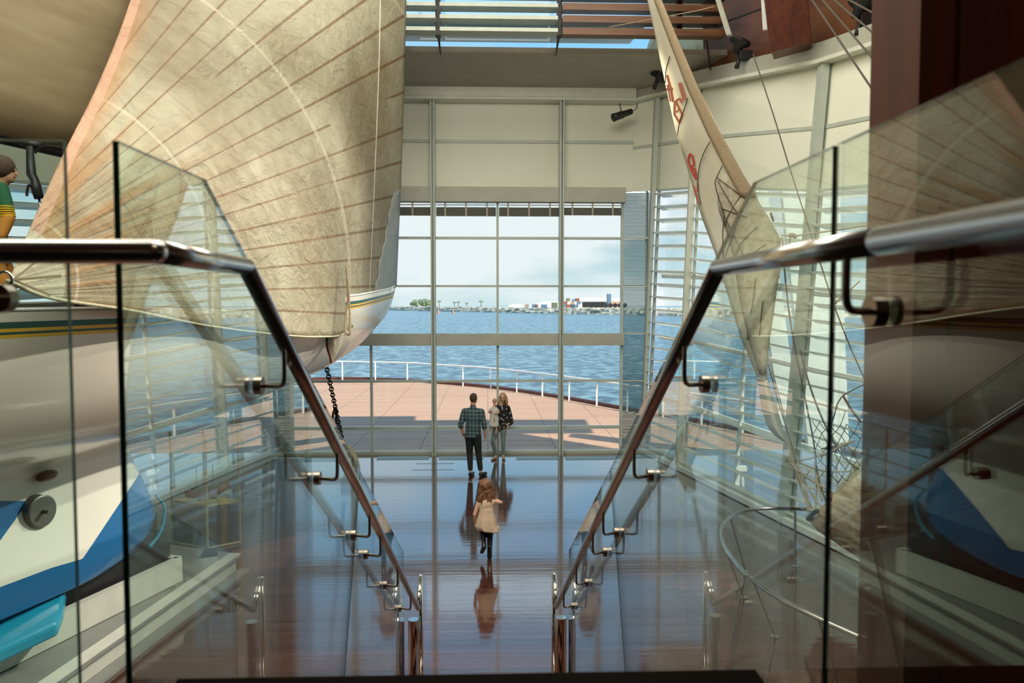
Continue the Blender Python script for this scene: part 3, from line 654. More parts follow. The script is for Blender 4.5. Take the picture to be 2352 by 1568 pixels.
RX = {'left': -0.645, 'right': 0.635}; RR = 0.0235
ZR = 3.853; RY0 = 2.03
def railz(y): return ZR-0.607*(y-RY0) if y > RY0 else ZR
for side in ('left', 'right'):
    x = RX[side]; sg = -1 if side == 'left' else 1
    if side == 'left':
        top = [(-4.2, 1.485, ZR), (x-0.0, 1.485, ZR), (x, 2.03, ZR-0.001), (x, 6.80, railz(6.80))]
    else:
        top = [(x, -2.4, ZR), (x, 1.2, ZR), (x, 2.05, ZR-0.001), (x, 6.80, railz(6.80))]
    th = empty('handrail', (x, 6.9, 0), f'round stainless steel handrail on the {side} side of the stair', 'handrail', 'stair handrails')
    b = MB()
    for p, q in zip(top, top[1:]):
        b.tube([p, q], RR, 20)
    for p in top[1:-1]: b.ball(p, RR, 16, 10)
    b.build('rail', M['steel'], th, smooth=True)
    # return at the foot
    b = MB(); e0 = Vector(top[-1]); e1 = Vector((x, 7.06, railz(6.80)+0.20))
    b.tube([e0, e1], RR*0.95, 16); b.ball(e0, RR, 12, 8); b.ball(e1, RR*0.95, 12, 8)
    b.tube([e1, (x, 7.06, 0)], RR*0.95, 16); b.build('end_post', M['steel_mirror'], th, smooth=True)
    b = MB(); b.tube([(x-sg*0.0+sg*0.055, 6.93, 0), (x+sg*0.055, 6.93, 0.80)], 0.052, 24); b.tube([(x+sg*0.055, 6.93, 0), (x+sg*0.055, 6.93, 0.008)], 0.09, 24); b.build('base_post', M['steel_mirror'], th, smooth=False)
    ys = [2.44, 3.25, 4.10, 4.50, 5.33, 6.20]
    if side == 'right': ys = [1.36, 2.44, 3.25, 4.10, 4.50, 5.33, 6.20]
    for y in ys:
        z = railz(y)-0.115; gx = GX[side]-sg*TH/2; b = MB()
        b.tube(smoothpath([(x, y-0.05, railz(y-0.05)-0.01), (x, y-0.05, z+0.03), (x+sg*0.012, y-0.04, z+0.005), (x+sg*0.04, y-0.02, z), (gx-sg*0.02, y, z)], 4), 0.0075, 10)
        br_ = b.build('bracket', M['bracket_steel'], th, smooth=True)
        b = MB(); b.tube([(gx-sg*0.026, y, z), (gx-sg*0.001, y, z)], 0.029, 24); b.tube([(gx+sg*(TH+0.001), y, z), (gx+sg*(TH+0.012), y, z)], 0.027, 24)
        b.build('clamp_disc', M['bracket_steel'], br_)
    if side == 'left':
        for xx in (-0.985, -2.2):
            z = ZR-0.09; b = MB(); b.tube([(xx, 1.485, ZR-0.01), (xx, 1.485, z), (xx, 1.55, z)], 0.0075, 10); br_ = b.build('bracket', M['bracket_steel'], th, smooth=True)
            b = MB(); b.tube([(xx, 1.535, z), (xx, 1.564, z)], 0.03, 24); b.build('clamp_disc', M['bracket_steel'], br_)

# ================================================================== THE BIG YACHT ON THE LEFT
BOW = Vector((-2.02, 16.35, 0)); YD = Vector((-0.309, -0.951, 0)); YN = Vector((0.951, -0.309, 0))
STA = [(0, 0.03, 4.16, 4.06), (0.5, 0.22, 4.12, 3.62), (1.05, 0.42, 4.07, 3.32), (2.5, 0.82, 3.98, 2.80), (3.7, 1.10, 3.90, 2.55), (6, 1.50, 3.80, 2.25), (9, 1.74, 3.71, 2.08), (12, 1.72, 3.68, 2.12), (16, 1.25, 3.70, 2.6), (19.5, 0.65, 3.78, 3.2)]
yacht = empty('racing_yacht', BOW+YD*9, 'white racing yacht hull with green and yellow stripes on a grey plinth at left', 'yacht')
def yp(s, lat, z): return BOW + YD*s + YN*lat + Vector((0, 0, z))
rows_off = [0, 0.075, 0.125, 0.152, 0.172, 0.20]
b = MB(); ns = 44
S = [19.5*(i/ns)**1.35 for i in range(ns+1)]
def section(s):
    bm_, zs_, zk = lerp_table(STA, s); out_ = []
    H = zs_-zk
    fr = [min(o_/H, 0.5) for o_ in rows_off]; t0 = fr[-1]
    fr += [t0+(1-t0)*(i/12)**0.9 for i in range(1, 13)]
    for t_ in fr: out_.append((bm_*max(0.0, (1-t_**2.6))**0.62 + 0.0, zs_-H*t_))
    return out_
secs = [section(s) for s in S]; nr = len(secs[0])
for lat in (1, -1):
    for i in range(ns):
        for j in range(nr-1):
            b.mi = {1: 1, 2: 2, 3: 1, 4: 2}.get(j, 0)
            (a0_, z0), (a1_, z1) = secs[i][j], secs[i][j+1]; (c0_, w0), (c1_, w1) = secs[i+1][j], secs[i+1][j+1]
            b.add([yp(S[i], lat*a0_, z0), yp(S[i], lat*a1_, z1), yp(S[i+1], lat*c1_, w1), yp(S[i+1], lat*c0_, w0)], [(0, 1, 2, 3)])
o = b.build('hull', [M['hull'], M['green'], M['yellow']], yacht, smooth=True)
bm = bmesh.new(); bm.from_mesh(o.data); bmesh.ops.remove_doubles(bm, verts=bm.verts, dist=0.0005); bmesh.ops.recalc_face_normals(bm, faces=bm.faces); bm.to_mesh(o.data); bm.free()
b = MB()
b.grid([[yp(s, q*lerp_table(STA, s)[0]*0.98, lerp_table(STA, s)[1]-0.02) for q in (-1, 0, 1)] for s in S])
b.build('deck', M['boat_deck'], yacht)
# toe rail and deck gear
b = MB()
for q in (-1, 1): b.tube([yp(s, q*lerp_table(STA, s)[0]*0.98, lerp_table(STA, s)[1]+0.015) for s in S], 0.018, 8)
b.build('toe_rail', M['white'], yacht, smooth=True)
b = MB(); b.box((0,0,0),(0,0,0)) if False else None
for s, lat, r_, h_ in ((8.8, 0.7, 0.13, 0.2), (9.6, -0.5, 0.13, 0.2), (10.4, 0.6, 0.14, 0.2), (7.4, 0.5, 0.09, 0.15)):
    b = MB(); z0 = lerp_table(STA, s)[1]-0.02; b.tube([yp(s, lat, z0), yp(s, lat, z0+h_*0.6), yp(s, lat, z0+h_)], [r_, r_*0.7, r_*0.85], 16); b.build('winch', M['dark_metal'], yacht, smooth=True)
# keel with blue bands
def ky(y, z, off=0.0):       # point on the centre line plane at distance y
    s = (BOW.y-y)/0.951; return yp(s, off, z)
ktop = [(9.42, 2.25), (8.9, 2.2), (7.0, 2.15), (5.0, 2.15), (3.8, 2.2)]
b = MB()
LE = [(2.3, 9.35), (2.05, 9.15), (1.85, 9.22), (1.6, 9.36), (1.35, 9.46), (1.15, 9.49), (0.95, 9.38), (0.82, 9.15), (0.76, 8.9)]   # z, leading edge distance
rows = []
ncol = 40
for z, yl in LE:
    thick_ = lerp_table([(0.7, 0.36), (1.1, 0.42), (1.6, 0.30), (2.0, 0.20), (2.4, 0.34)], z)[0]
    row = []
    for j in range(ncol+1):
        t_ = j/ncol; y = yl-(yl-3.9)*t_
        w = thick_*min(1, (math.sqrt(max(0, 1-(1-min(1, t_*5))**2))))*(1 if t_ < 0.7 else max(0.06, 1-(t_-0.7)/0.3))
        row.append((y, z, w))
    rows.append(row)
for sgn in (1, -1):
    for i in range(len(rows)-1):
        for j in range(ncol):
            q = [rows[i][j], rows[i][j+1], rows[i+1][j+1], rows[i+1][j]]
            b.add([ky(y, z, sgn*w) for y, z, w in q], [(0, 1, 2, 3)])
b.add([ky(y, z, w) for y, z, w in rows[-1]] + [ky(y, z, -w) for y, z, w in rows[-1]], [(j, j+1, ncol+2+j, ncol+1+j) for j in range(ncol)])
def keel_mat():
    m = mat('keel_paint', (0.80, 0.80, 0.70), 0.3, coat=0.3); t = m.node_tree; n = t.nodes; l = t.links; bs = n['Principled BSDF']
    g_ = n.new('ShaderNodeAttribute'); g_.attribute_name = 'blue'
    cr_ = n.new('ShaderNodeValToRGB'); cr_.color_ramp.interpolation = 'CONSTANT'
    cr_.color_ramp.elements[0].color = (0.80, 0.79, 0.68, 1); cr_.color_ramp.elements[1].position = 0.5; cr_.color_ramp.elements[1].color = (0.008, 0.13, 0.33, 1)
    l.new(g_.outputs['Fac'], cr_.inputs[0]); l.new(cr_.outputs[0], bs.inputs['Base Color']); return m
# finer keel: subdivide then flag the blue bands per vertex
kb = b.build('keel', keel_mat(), yacht, smooth=True)
bm = bmesh.new(); bm.from_mesh(kb.data); bmesh.ops.remove_doubles(bm, verts=bm.verts, dist=0.0005)
bmesh.ops.subdivide_edges(bm, edges=bm.edges, cuts=6, use_grid_fill=True); bmesh.ops.recalc_face_normals(bm, faces=bm.faces); bm.to_mesh(kb.data); bm.free()
at_b = kb.data.attributes.new('blue', 'FLOAT', 'POINT')
for i, v in enumerate(kb.data.vertices):
    p = v.co + yacht.location; r_ = p - CAM; dd = r_.dot(FWD); px = 1176+F*r_.dot(RGT)/dd; py = 784-F*r_.dot(UPV)/dd
    d1 = min(px-(312-(py-1100)*0.668), py-1040); d2 = py-lerp_table([(-400, 1500), (0, 1348), (120, 1303), (190, 1283), (260, 1240)], px)[0]
    d3 = min(py-1150, 1262-py, (66-(py-1150)*0.72)-px)
    at_b.data[i].value = 0.5+max(d1, d2, d3)/400.0
dz = at(118, 1170, 7.6)
b = MB(); c = ky(7.72, dz.z-0.02, 0.30); nrm = YN
b.tube([c-nrm*0.05, c+nrm*0.05, c+nrm*0.06], [0.165, 0.165, 0.15], 32); b.tube([c+nrm*0.06, c+nrm*0.14], 0.022, 12); b.build('anode_disc', M['disc'], yacht)
b = MB(); b.ball(ky(7.85, 2.0, 0.27), 0.15, 20, 12, sc=(0.5, 1.0, 0.35)); b.build('plug_cover', M['timber_fin'], yacht, smooth=True)
# keel wing
tw = [atz(0, 1372, 0.80), atz(75, 1352, 0.80), atz(147, 1338, 0.78), atz(150, 1352, 0.75), atz(143, 1400, 0.66), atz(130, 1432, 0.60), atz(0, 1492, 0.58), atz(-160, 1565, 0.58), atz(-220, 1450, 0.82)]
b = MB(); b.prism(tw, (0.0, 0.02, -0.14)); b.build('keel_wing', M['wing_teal'], yacht, bevel=0.035)
b = MB(); b.tube(smoothpath([ky(9.30, 1.42, 0.25), ky(9.36, 1.25, 0.32), ky(9.25, 1.0, 0.36), ky(9.05, 0.86, 0.37)], 5), 0.018, 8); b.build('wing_rim', M['wing_teal'], yacht, smooth=True)
# plinth and cradle
A = atz(553, 1272, 0.24); B = atz(130, 1568, 0.24); dirp = (B-A).normalized(); Cc = A + dirp*9
far = atz(345, 1243, 0.24)
pl = empty('plinth', (A.x-2, A.y-3, 0), 'low grey display plinth with pale rim under the racing yacht', 'plinth')
left_far = A + (far-A).normalized()*4.6
left_near = left_far + dirp*9
poly = [A, Cc, left_near, left_far]
b = MB(); b.prism([Vector((p.x, p.y, 0.20)) for p in poly], (0, 0, 0.04)); b.build('top', M['plinth'], pl)
nr_ = Vector((dirp.y, -dirp.x, 0)); nr_ = nr_ if nr_.x < 0 else -nr_
b = MB(); b.prism([A+Vector((0,0,0.002)), Cc+Vector((0,0,0.002)), Cc+nr_*0.16+Vector((0,0,0.002)), A+nr_*0.16+Vector((0,0,0.002))], (0, 0, 0.012)); b.build('rim', M['plinth_edge'], pl)
b = MB(); b.prism([Vector((p.x, p.y, 0.0)) + (nr_*0.07 if i in (0, 1) else Vector((0,0,0))) for i, p in enumerate(poly)], (0, 0, 0.20)); b.build('base', M['plinth_edge'], pl)
b = MB(); b.beam(Vector((A.x, A.y, 0.02))-nr_*0.06, Vector((Cc.x, Cc.y, 0.02))-nr_*0.06, 0.14, 0.035); b.build('floor_strip', M['plinth'], pl)
b = MB(); b.tube([atz(478, 1276, 0.245)-Vector((-0.02,0,0)), atz(478, 1276, 0.26)-Vector((-0.02,0,0))], 0.11, 24); b.build('uplight', M['steel_mirror'], pl)
cr0 = [atz(380, 1262, 0.25), atz(345, 1252, 0.25), atz(300, 1268, 0.25), atz(240, 1305, 0.25), atz(180, 1350, 0.25), atz(130, 1395, 0.25), atz(60, 1450, 0.25)]
cra = empty('keel_cradle', cr0[3], 'curved pale cradle block carrying the blue and white keel', 'cradle')
b = MB(); pth = smoothpath([ky(y, 0.25, 0.0) for y in (9.6, 9.0, 8.0, 7.0, 5.5)], 4)
for p, q in zip(pth, pth[1:]): b.beam(p+YN*0.30+Vector((0,0,0.15)), q+YN*0.30+Vector((0,0,0.15)), 0.10, 0.30)
b.beam(pth[0]+YN*0.3+Vector((0,0,0.15)), pth[0]-YN*0.3+Vector((0,0,0.15)), 0.1, 0.30); b.build('cradle_wall', M['plinth_edge'], cra)
b = MB()
for p, q in zip(pth, pth[1:]): b.beam(p+Vector((0,0,0.28)), q+Vector((0,0,0.28)), 0.34, 0.42)
b.build('cradle_bed', M['black'], cra)

# genoa ------------------------------------------------------------
leech = [(22, 645, 4.6), (60, 545, 5.2), (140, 365, 6.2), (215, 215, 7.2), (268, 90, 8.0), (300, 0, 8.6), (345, -130, 9.4)]
luff = [(911, 655, 16.3), (915, 560, 16.25), (921, 420, 16.0), (927, 240, 15.6), (932, 60, 15.2), (933, 0, 15.1), (935, -130, 14.9)]
foot = [(22, 645, 4.6), (120, 684, 5.2), (300, 712, 6.5), (480, 748, 8.0), (650, 769, 9.3), (740, 773, 10.4), (795, 764, 11.9), (868, 706, 14.2), (911, 655, 16.3)]
def para(tab, n_):
    pts = smoothpath([Vector(t_) for t_ in tab], 12); L_ = [0]
    for p, q in zip(pts, pts[1:]): L_.append(L_[-1]+math.hypot(q.x-p.x, q.y-p.y))
    out_ = []
    for i in range(n_+1):
        d = L_[-1]*i/n_
        for a_ in range(len(L_)-1):
            if L_[a_+1] >= d-1e-9: break
        t_ = (d-L_[a_])/max(1e-9, L_[a_+1]-L_[a_]); out_.append(pts[a_].lerp(pts[a_+1], t_))
    return out_
NU, NV = 110, 70
le = para(leech, NV); lu = para(luff, NV); fo = para(foot, NU)
to = [le[-1].lerp(lu[-1], i/NU) for i in range(NU+1)]
rows = []; attr = []; pxg = []
for j in range(NV+1):
    pxg.append([])
    v = j/NV; row = []
    for i in range(NU+1):
        u = i/NU
        c = le[j]*(1-u) + lu[j]*u + fo[i]*(1-v) + to[i]*v - (fo[0]*(1-u)*(1-v) + fo[-1]*u*(1-v) + to[0]*(1-u)*v + to[-1]*u*v)
        dep = c.z - 1.3*math.sin(PI*u)*math.sin(PI*min(1, v*0.9+0.05))*0.8
        dep += 0.05*math.sin(u*9+v*14)*v*(1-u)
        row.append(at(c.x, c.y, max(3.9, dep))); pxg[-1].append((c.x, c.y))
        dx, dy = c.x-22, 645-c.y; ex, ey = c.x+130, 685-c.y
        attr.append((math.atan2(ey, ex)/(PI/2), math.hypot(dx, dy)/1000.0, u))
    rows.append(row)
gen = empty('genoa_sail', at(911, 655, 16.3), 'huge aged cream headsail with radiating seams and pinkish orange edge', 'sail')
b = MB(); b.grid(rows); so = b.build('sailcloth', M['genoa'], gen, smooth=True, solid=0.006)
aa = so.data.attributes.new('sail', 'FLOAT_VECTOR', 'POINT')
for i, v in enumerate(attr): aa.data[i].vector = v
c = at(10, 641, 4.55)
b = MB(); b.tube([c+Vector((0.045*math.cos(t_), 0, 0.045*math.sin(t_))) for t_ in [2*PI*i/20 for i in range(20)]], 0.009, 8, closed=True); b.build('clew_ring', M['steel'], gen, smooth=True)
for (x1, y1) in ((95, 590), (140, 633), (115, 678)):
    b = MB(); b.prism([at(30, 640, 4.55), at(x1, y1-3, 4.9), at(x1, y1+4, 4.9), at(30, 645, 4.55)], (0, 0.004, 0)); b.build('corner_tape', M['luffband'], gen)
b = MB(); b.tube([Vector(p) + Vector((0, -0.02, 0)) for p in rows[0]], 0.014, 6); b.build('foot_tape', M['canvas'], gen, smooth=True)
b = MB()
for pp in (0.905,):
    ii = int(NU*pp); b.tube([rows[j][ii]+Vector((0.0, -0.03, 0)) for j in range(NV+1)], 0.012, 6)
b.build('seam_tape', M['oldsail'], gen, smooth=True)
b = MB(); sp_ = [at(819, 615, 12.2), at(823, 680, 12.1), at(817, 745, 11.9), at(822, 762, 11.8), at(828, 755, 11.8), at(826, 690, 12.0), at(822, 640, 12.1)]
b.tube(smoothpath([p+Vector((0,-0.9,0)) for p in sp_], 5), 0.016, 6); b.build('strap', M['luffband'], gen, smooth=True)
b = MB(); rr_ = []
for j in range(NV+1):
    y_ = pxg[j][-1][1]
    if y_ < 425: break
    lim = lerp_table([(425, 905), (470, 893), (560, 872), (640, 858), (700, 850)], y_)[0]
    k_ = min(range(NU+1), key=lambda q: abs(pxg[j][q][0]-lim))
    rr_.append([rows[j][k_+int((NU-k_)*q/6)].lerp(CAM, 0.004) for q in range(7)])
b.grid(rr_); b.build('clear_panel', mat('clear_sail_panel', (0.62, 0.66, 0.64), 0.35, trans=0.5, bump=0.4, bscale=5), gen, smooth=True, solid=0.004)

# mainsail and boom ------------------------------------------------
ms = empty('mainsail', ky(8.0, 5.4), 'dim brown mainsail hanging from above at the upper left corner', 'sail')
b = MB(); rows_m = []
for j in range(14):
    z = 5.42 + (11.6-5.42)*j/13; rows_m.append([ky(11.2-(11.2-3.0)*i/24, z+0.10*math.cos(i/24*PI)*0, 0.25*math.sin(PI*i/24)*math.sin(PI*min(1, j/13+0.1))) for i in range(25)])
b.grid(rows_m); b.build('sailcloth', M['mainsail'], ms, smooth=True, solid=0.006)
b = MB(); b.tube([ky(11.2, 5.40), ky(3.0, 5.40)], 0.055, 12); b.build('boom', M['dark_metal'], ms, smooth=True)
hy = empty('hydraulic_vang', at(68, 335, 7.7), 'black hydraulic cylinder with hose hanging under the boom at left', 'boat fitting')
b = MB(); b.tube([at(45, 326, 7.75), at(95, 334, 7.8)], 0.035, 10); b.build('mount', M['dark_metal'], hy, smooth=True)
b = MB(); b.tube([at(68, 336, 7.75), at(72, 400, 7.75), at(80, 415, 7.75), at(82, 428, 7.75), at(90, 455, 7.75)], [0.033, 0.045, 0.04, 0.05, 0.045], 14); b.build('cylinder', M['dark_metal'], hy, smooth=True)
b = MB(); b.tube([at(90, 455, 7.75), at(93, 480, 7.75), at(96, 560, 7.75)], 0.012, 8); b.build('rod', M['steel'], hy, smooth=True)
b = MB(); b.tube(smoothpath([at(80, 352, 7.7), at(88, 342, 7.7), at(110, 336, 7.7), at(160, 342, 7.7)], 5), 0.013, 8); b.build('hose', M['cable'], hy, smooth=True); b = MB(); b.tube(smoothpath([at(74, 425, 7.7), at(66, 426, 7.7), at(62, 440, 7.7), at(62, 450, 7.7)], 4), 0.013, 8); b.build('hose', M['cable'], hy, smooth=True)

# chain, counterweight, pennant ---------------------------------------
def chain(mb, p, q, n_, sag=0.0):
    p, q = Vector(p), Vector(q)
    for i in range(n_):
        t0 = i/n_; c = p.lerp(q, (i+0.5)/n_); d = (q-p).normalized(); L_ = (q-p).length/n_
        a_ = Vector((0.8, 0.6, 0)) if i % 2 else Vector((-0.6, 0.8, 0)); a_ = (a_-d*a_.dot(d)).normalized()
        mb.tube([c + d*(math.sin(t_)*L_*0.66) + a_*(math.cos(t_)*L_*0.30) for t_ in [2*PI*k/10 for k in range(10)]], 0.0115, 6, closed=True)
ch = empty('hanging_chain', at(790, 1025, 16.6), 'dark rusty chain hanging from the yacht bow to a canvas-wrapped weight', 'chain')
top_c = at(749, 838, 13.4); bot_c = at(790, 1026, 16.6)
b = MB(); chain(b, top_c, bot_c, 30); b.build('main_chain', M['chain'], ch, smooth=True)
kn = top_c.lerp(bot_c, 0.48)
b = MB(); chain(b, kn+Vector((-0.02,-0.03,0)), at(760, 975, 15.2), 7); chain(b, kn+Vector((0.02,-0.03,0)), at(772, 1002, 15.5), 10); b.ball(kn, 0.04, 8, 6); b.build('loose_end', M['chain'], ch, smooth=True)
w0, w1 = at(797, 1027, 16.7), atz(811, 1078, 0.0); w0.z = max(w0.z, 0.5)
b = MB(); vs = []
for k_, (cz, r_) in enumerate(((0.0, 0.17), (0.1, 0.19), (0.3, 0.20), (0.5, 0.16), (0.56, 0.12))):
    cx = w1.x - 0.16*cz/0.56; vs.append([(cx+r_*math.cos(t_)*(1 if abs(math.cos(t_)) < .8 else .95), w1.y+r_*0.8*math.sin(t_), cz) for t_ in [2*PI*i/14 for i in range(15)]])
b.grid(vs); b.add(vs[-1][:-1], [tuple(range(14))]); b.add(vs[0][:-1], [tuple(range(14))]); o = b.build('counterweight', M['canvas'], smooth=True); tag(o, 'canvas-wrapped weight standing on the floor at the foot of the chain', 'weight')
b = MB(); b.prism([at(752, 770, 11.2), at(762, 768, 11.15), at(788, 768, 11.3), at(786, 790, 11.3), at(772, 815, 11.2), at(762, 836, 11.2), at(757, 815, 11.2)], (0, 0.03, 0)); 
pn = empty('pennant', at(765, 770, 11.2), 'small cream burgee with green and red edge hanging under the sail foot', 'pennant')
b.build('cloth', M['oldsail'], pn); b = MB(); b.tube(smoothpath([at(752, 771, 11.15), at(751, 795, 11.15), at(758, 818, 11.15), at(761, 834, 11.15)], 4), [0.02]*13, 6); b.build('green_edge', M['green'], pn, smooth=True)
b = MB(); b.tube(smoothpath([at(753, 785, 11.1), at(754, 800, 11.1), at(760, 822, 11.1), at(762, 834, 11.1)], 4), 0.012, 6); b.build('red_edge', M['model_red'], pn, smooth=True)

# vitrine with ship model ------------------------------------------------
vf = atz(477, 1262); vr = atz(552, 1247); vl = atz(396, 1247); vb_ = vr+(vl-vf)
vit = empty('display_case', (vf+vr+vl+vb_)/4, 'tall glass display case with gold edges behind the yacht plinth', 'display case')
ring = [vf, vr, vb_, vl]
H_ = 1.78
for i, p in enumerate(ring):
    q = ring[(i+1) % 4]
    b = MB(); b.tube([p, p+Vector((0,0,H_))], 0.018, 8); b.build('edge_post', M['brass'], vit)
    b = MB(); b.prism([p+Vector((0,0,.03)), q+Vector((0,0,.03)), q+Vector((0,0,H_)), p+Vector((0,0,H_))], (vb_-vf).normalized()*0.006); b.build('pane', M['vit'], vit)
b = MB(); b.prism([p+Vector((0,0,0.66)) for p in ring], (0,0,0.03)); b.build('shelf', M['shelf_yellow'], vit)
b = MB(); b.prism([p+(((vf+vb_)/2-p)*0.03) for p in ring], (0,0,0.60)); b.build('base', M['black'], vit)
b = MB()
for i in range(4): b.tube([ring[i]+Vector((0,0,0.02)), ring[(i+1) % 4]+Vector((0,0,0.02))], 0.02, 6)
b.build('floor_frame', M['brass'], vit)
mc = (vf+vb_)/2 + Vector((0.02, 0, 0.69)); md_ = (vr-vf).normalized()
sm = empty('ship_model', mc, 'small red-hulled ship model on the yellow shelf of the display case', 'ship model')
b = MB(); sd = Vector((-md_.y, md_.x, 0)); rws = []
for s_, w_, k_, h_ in ((-0.32, 0.02, 0.10, 0.18), (-0.2, 0.06, 0.05, 0.16), (0, 0.075, 0.03, 0.15), (0.2, 0.05, 0.05, 0.17), (0.36, 0.005, 0.15, 0.21)):
    c = mc+md_*s_; rws.append([c+sd*w_+Vector((0,0,h_)), c+sd*w_*0.7+Vector((0,0,(h_+k_)/2)), c+Vector((0,0,k_)), c-sd*w_*0.7+Vector((0,0,(h_+k_)/2)), c-sd*w_+Vector((0,0,h_)), c+sd*w_+Vector((0,0,h_))])
b.grid(rws); b.build('hull', M['model_red'], sm, smooth=True)
b = MB()
for s_ in (-0.15, 0.1): b.tube([mc+md_*s_+Vector((0,0,0.1)), mc+md_*s_+Vector((0,0,0.55))], 0.006, 6); b.build('mast', M['model_grey'], sm); b = MB()
b = MB(); b.beam(mc-md_*0.22+Vector((0,0,0.19)), mc+md_*0.2+Vector((0,0,0.19)), 0.07, 0.05); b.build('deckhouse', M['model_grey'], sm)
b = MB(); b.beam(mc-md_*0.1, mc-md_*0.1+Vector((0,0,0.05)), 0.05, 0.08); b.build('stand', M['model_grey'], sm); b = MB(); b.beam(mc+md_*0.12, mc+md_*0.12+Vector((0,0,0.06)), 0.05, 0.08); b.build('stand', M['model_grey'], sm)
# low wooden-topped box by the yacht nose
p = atz(360, 1196); q = atz(394, 1203)
b = MB(); c = (p+q)/2; b.beam((c.x-0.35, c.y, 0.16), (c.x+0.14, c.y-0.05, 0.16), 0.9, 0.32); o = b.build('low_plinth', M['plinth_edge'], bevel=0.01); tag(o, 'small pale grey block behind the keel nose, left of the display case', 'plinth')

# ================================================================== RIGHT SIDE: OLD SAIL, OLD BOAT, RAIL
tabr = [(-110, 1477, 1494), (0, 1487, 1519), (100, 1509, 1560), (200, 1530, 1602), (300, 1552, 1650), (400, 1583, 1704), (450, 1597, 1735), (500, 1612, 1766), (540, 1627, 1789), (580, 1642, 1794), (620, 1655, 1791), (700, 1678, 1780), (780, 1703, 1768), (860, 1737, 1760), (890, 1742, 1768), (940, 1750, 1785), (985, 1765, 1799), (1004, 1784, 1806), (1014, 1800, 1807)]
def old_sail_pt(py, u):
    xl, xr = lerp_table(tabr, py); tt = (py+110)/1124
    D0 = 12.6-1.9*tt; spread = 1.3*math.sin(PI*min(1, max(0, tt*0.85+0.12)))
    return at(xl+(xr-xl)*u, py, D0+spread*(1-u)+0.25*math.sin(PI*u)*-1)
osl = empty('old_sail', old_sail_pt(1010, 0.5), 'narrow worn white sail with faded red numbers and a woven luff band', 'sail')
PY = [-110+1124*i/90 for i in range(91)]
b = MB()
b.grid([[old_sail_pt(py, i/12) for i in range(13)] for py in PY]); b.build('sailcloth', M['oldsail'], osl, smooth=True, solid=0.006)
b = MB(); off = Vector((0, -0.03, 0))
rws = []
for py in PY[:46]:
    xl, xr = lerp_table(tabr, py); wpx = 12+22*min(1, max(0, (py+110)/560))
    u0 = 1-wpx/(xr-xl) if xr-xl > wpx else 0.2
    rws.append([old_sail_pt(py, max(0.15, u0)+(1.02-max(0.15, u0))*i/4).lerp(CAM, 0.005) for i in range(5)])
b.grid(rws); b.build('luff_band', M['luffband'], osl, smooth=True, solid=0.02)
# patch with dark seams
b = MB(); b.grid([[old_sail_pt(py, lerp_table([(400, 0.85), (430, 0.45), (470, 0.30), (520, 0.28), (700, 0.22), (780, 0.25), (860, 0.3)], py)[0]*(1-t_)+t_*0.995).lerp(CAM, 0.003) for t_ in [i/8 for i in range(9)]] for py in [385+475*i/24 for i in range(25)]]); b.build('corner_patch', M['oldsail_patch'], osl, smooth=True, solid=0.004)
def sail_line(mb, pts, r=0.008):
    mb.tube(smoothpath([old_sail_pt(py, max(0, min(1, (px-lerp_table(tabr, py)[0])/max(1, lerp_table(tabr, py)[1]-lerp_table(tabr, py)[0])))).lerp(CAM, 0.0045) for px, py in pts], 5), r, 6)
b = MB()
for pts in (((1538, 130), (1530, 160), (1528, 190)), ((1580, 225), (1570, 255), (1560, 285), (1556, 310)), ((1631, 325), (1617, 350), (1606, 385), (1603, 430), (1610, 470)),
            ((1659, 380), (1645, 410), (1643, 425), (1652, 460), (1662, 490), (1660, 540), (1662, 600)), ((1647, 408), (1690, 440), (1717, 460)), ((1648, 415), (1680, 470), (1700, 495)),
            ((1657, 478), (1690, 490), (1715, 498)), ((1657, 480), (1680, 530), (1710, 590)), ((1717, 460), (1690, 520), (1662, 600)), ((1740, 520), (1700, 560), (1680, 600)),
            ((1735, 640), (1728, 700), (1716, 780)), ((1752, 690), (1745, 760), (1740, 850)), ((1700, 450), (1670, 500), (1665, 520)), ((1760, 560), (1720, 590), (1700, 620))):
    b = MB(); sail_line(b, pts); b.build('seam', M['rope_dark'], osl, smooth=True)
# the painted figures
def glyph(mb, strokes, w):
    w = w*0.72
    for a_, c_ in zip(strokes, strokes[1:]):
        n_ = 4
        for k_ in range(n_):
            (x0, y0), (x1, y1) = [(a_[0]+(c_[0]-a_[0])*t_, a_[1]+(c_[1]-a_[1])*t_) for t_ in (k_/n_, (k_+1.15)/n_)]
            dx, dy = x1-x0, y1-y0; L_ = math.hypot(dx, dy) or 1; nx, ny = -dy/L_*w/2, dx/L_*w/2
            q = []
            for px, py in ((x0+nx, y0+ny), (x1+nx, y1+ny), (x1-nx, y1-ny), (x0-nx, y0-ny)):
                xl, xr = lerp_table(tabr, py); q.append(old_sail_pt(py, (px-xl)/(xr-xl)).lerp(CAM, 0.004))
            mb.add(q, [(0, 1, 2, 3)])
b = MB(); glyph(b, [(1532, 172), (1541, 205), (1546, 233)], 8); glyph(b, [(1531, 205), (1545, 205)], 9); glyph(b, [(1545, 205), (1532, 196)], 7); glyph(b, [(1534, 200), (1540, 232)], 5)
glyph(b, [(1561, 190), (1572, 228)], 12)
glyph(b, [(1550, 232), (1549, 262), (1561, 282), (1567, 262), (1558, 245), (1552, 232), (1562, 226), (1566, 236)], 7); glyph(b, [(1552, 258), (1562, 250)], 5); b.build('faded_number', M['red_faded'], osl, solid=0.003)
b = MB(); glyph(b, [(1584, 353), (1580, 368), (1586, 385), (1596, 388), (1599, 412), (1592, 400), (1586, 385), (1594, 378), (1590, 358), (1584, 353)], 6); glyph(b, [(1592, 425), (1600, 450), (1604, 470)], 3); glyph(b, [(1602, 418), (1602, 440)], 4); b.build('number', M['red'], osl, solid=0.003)
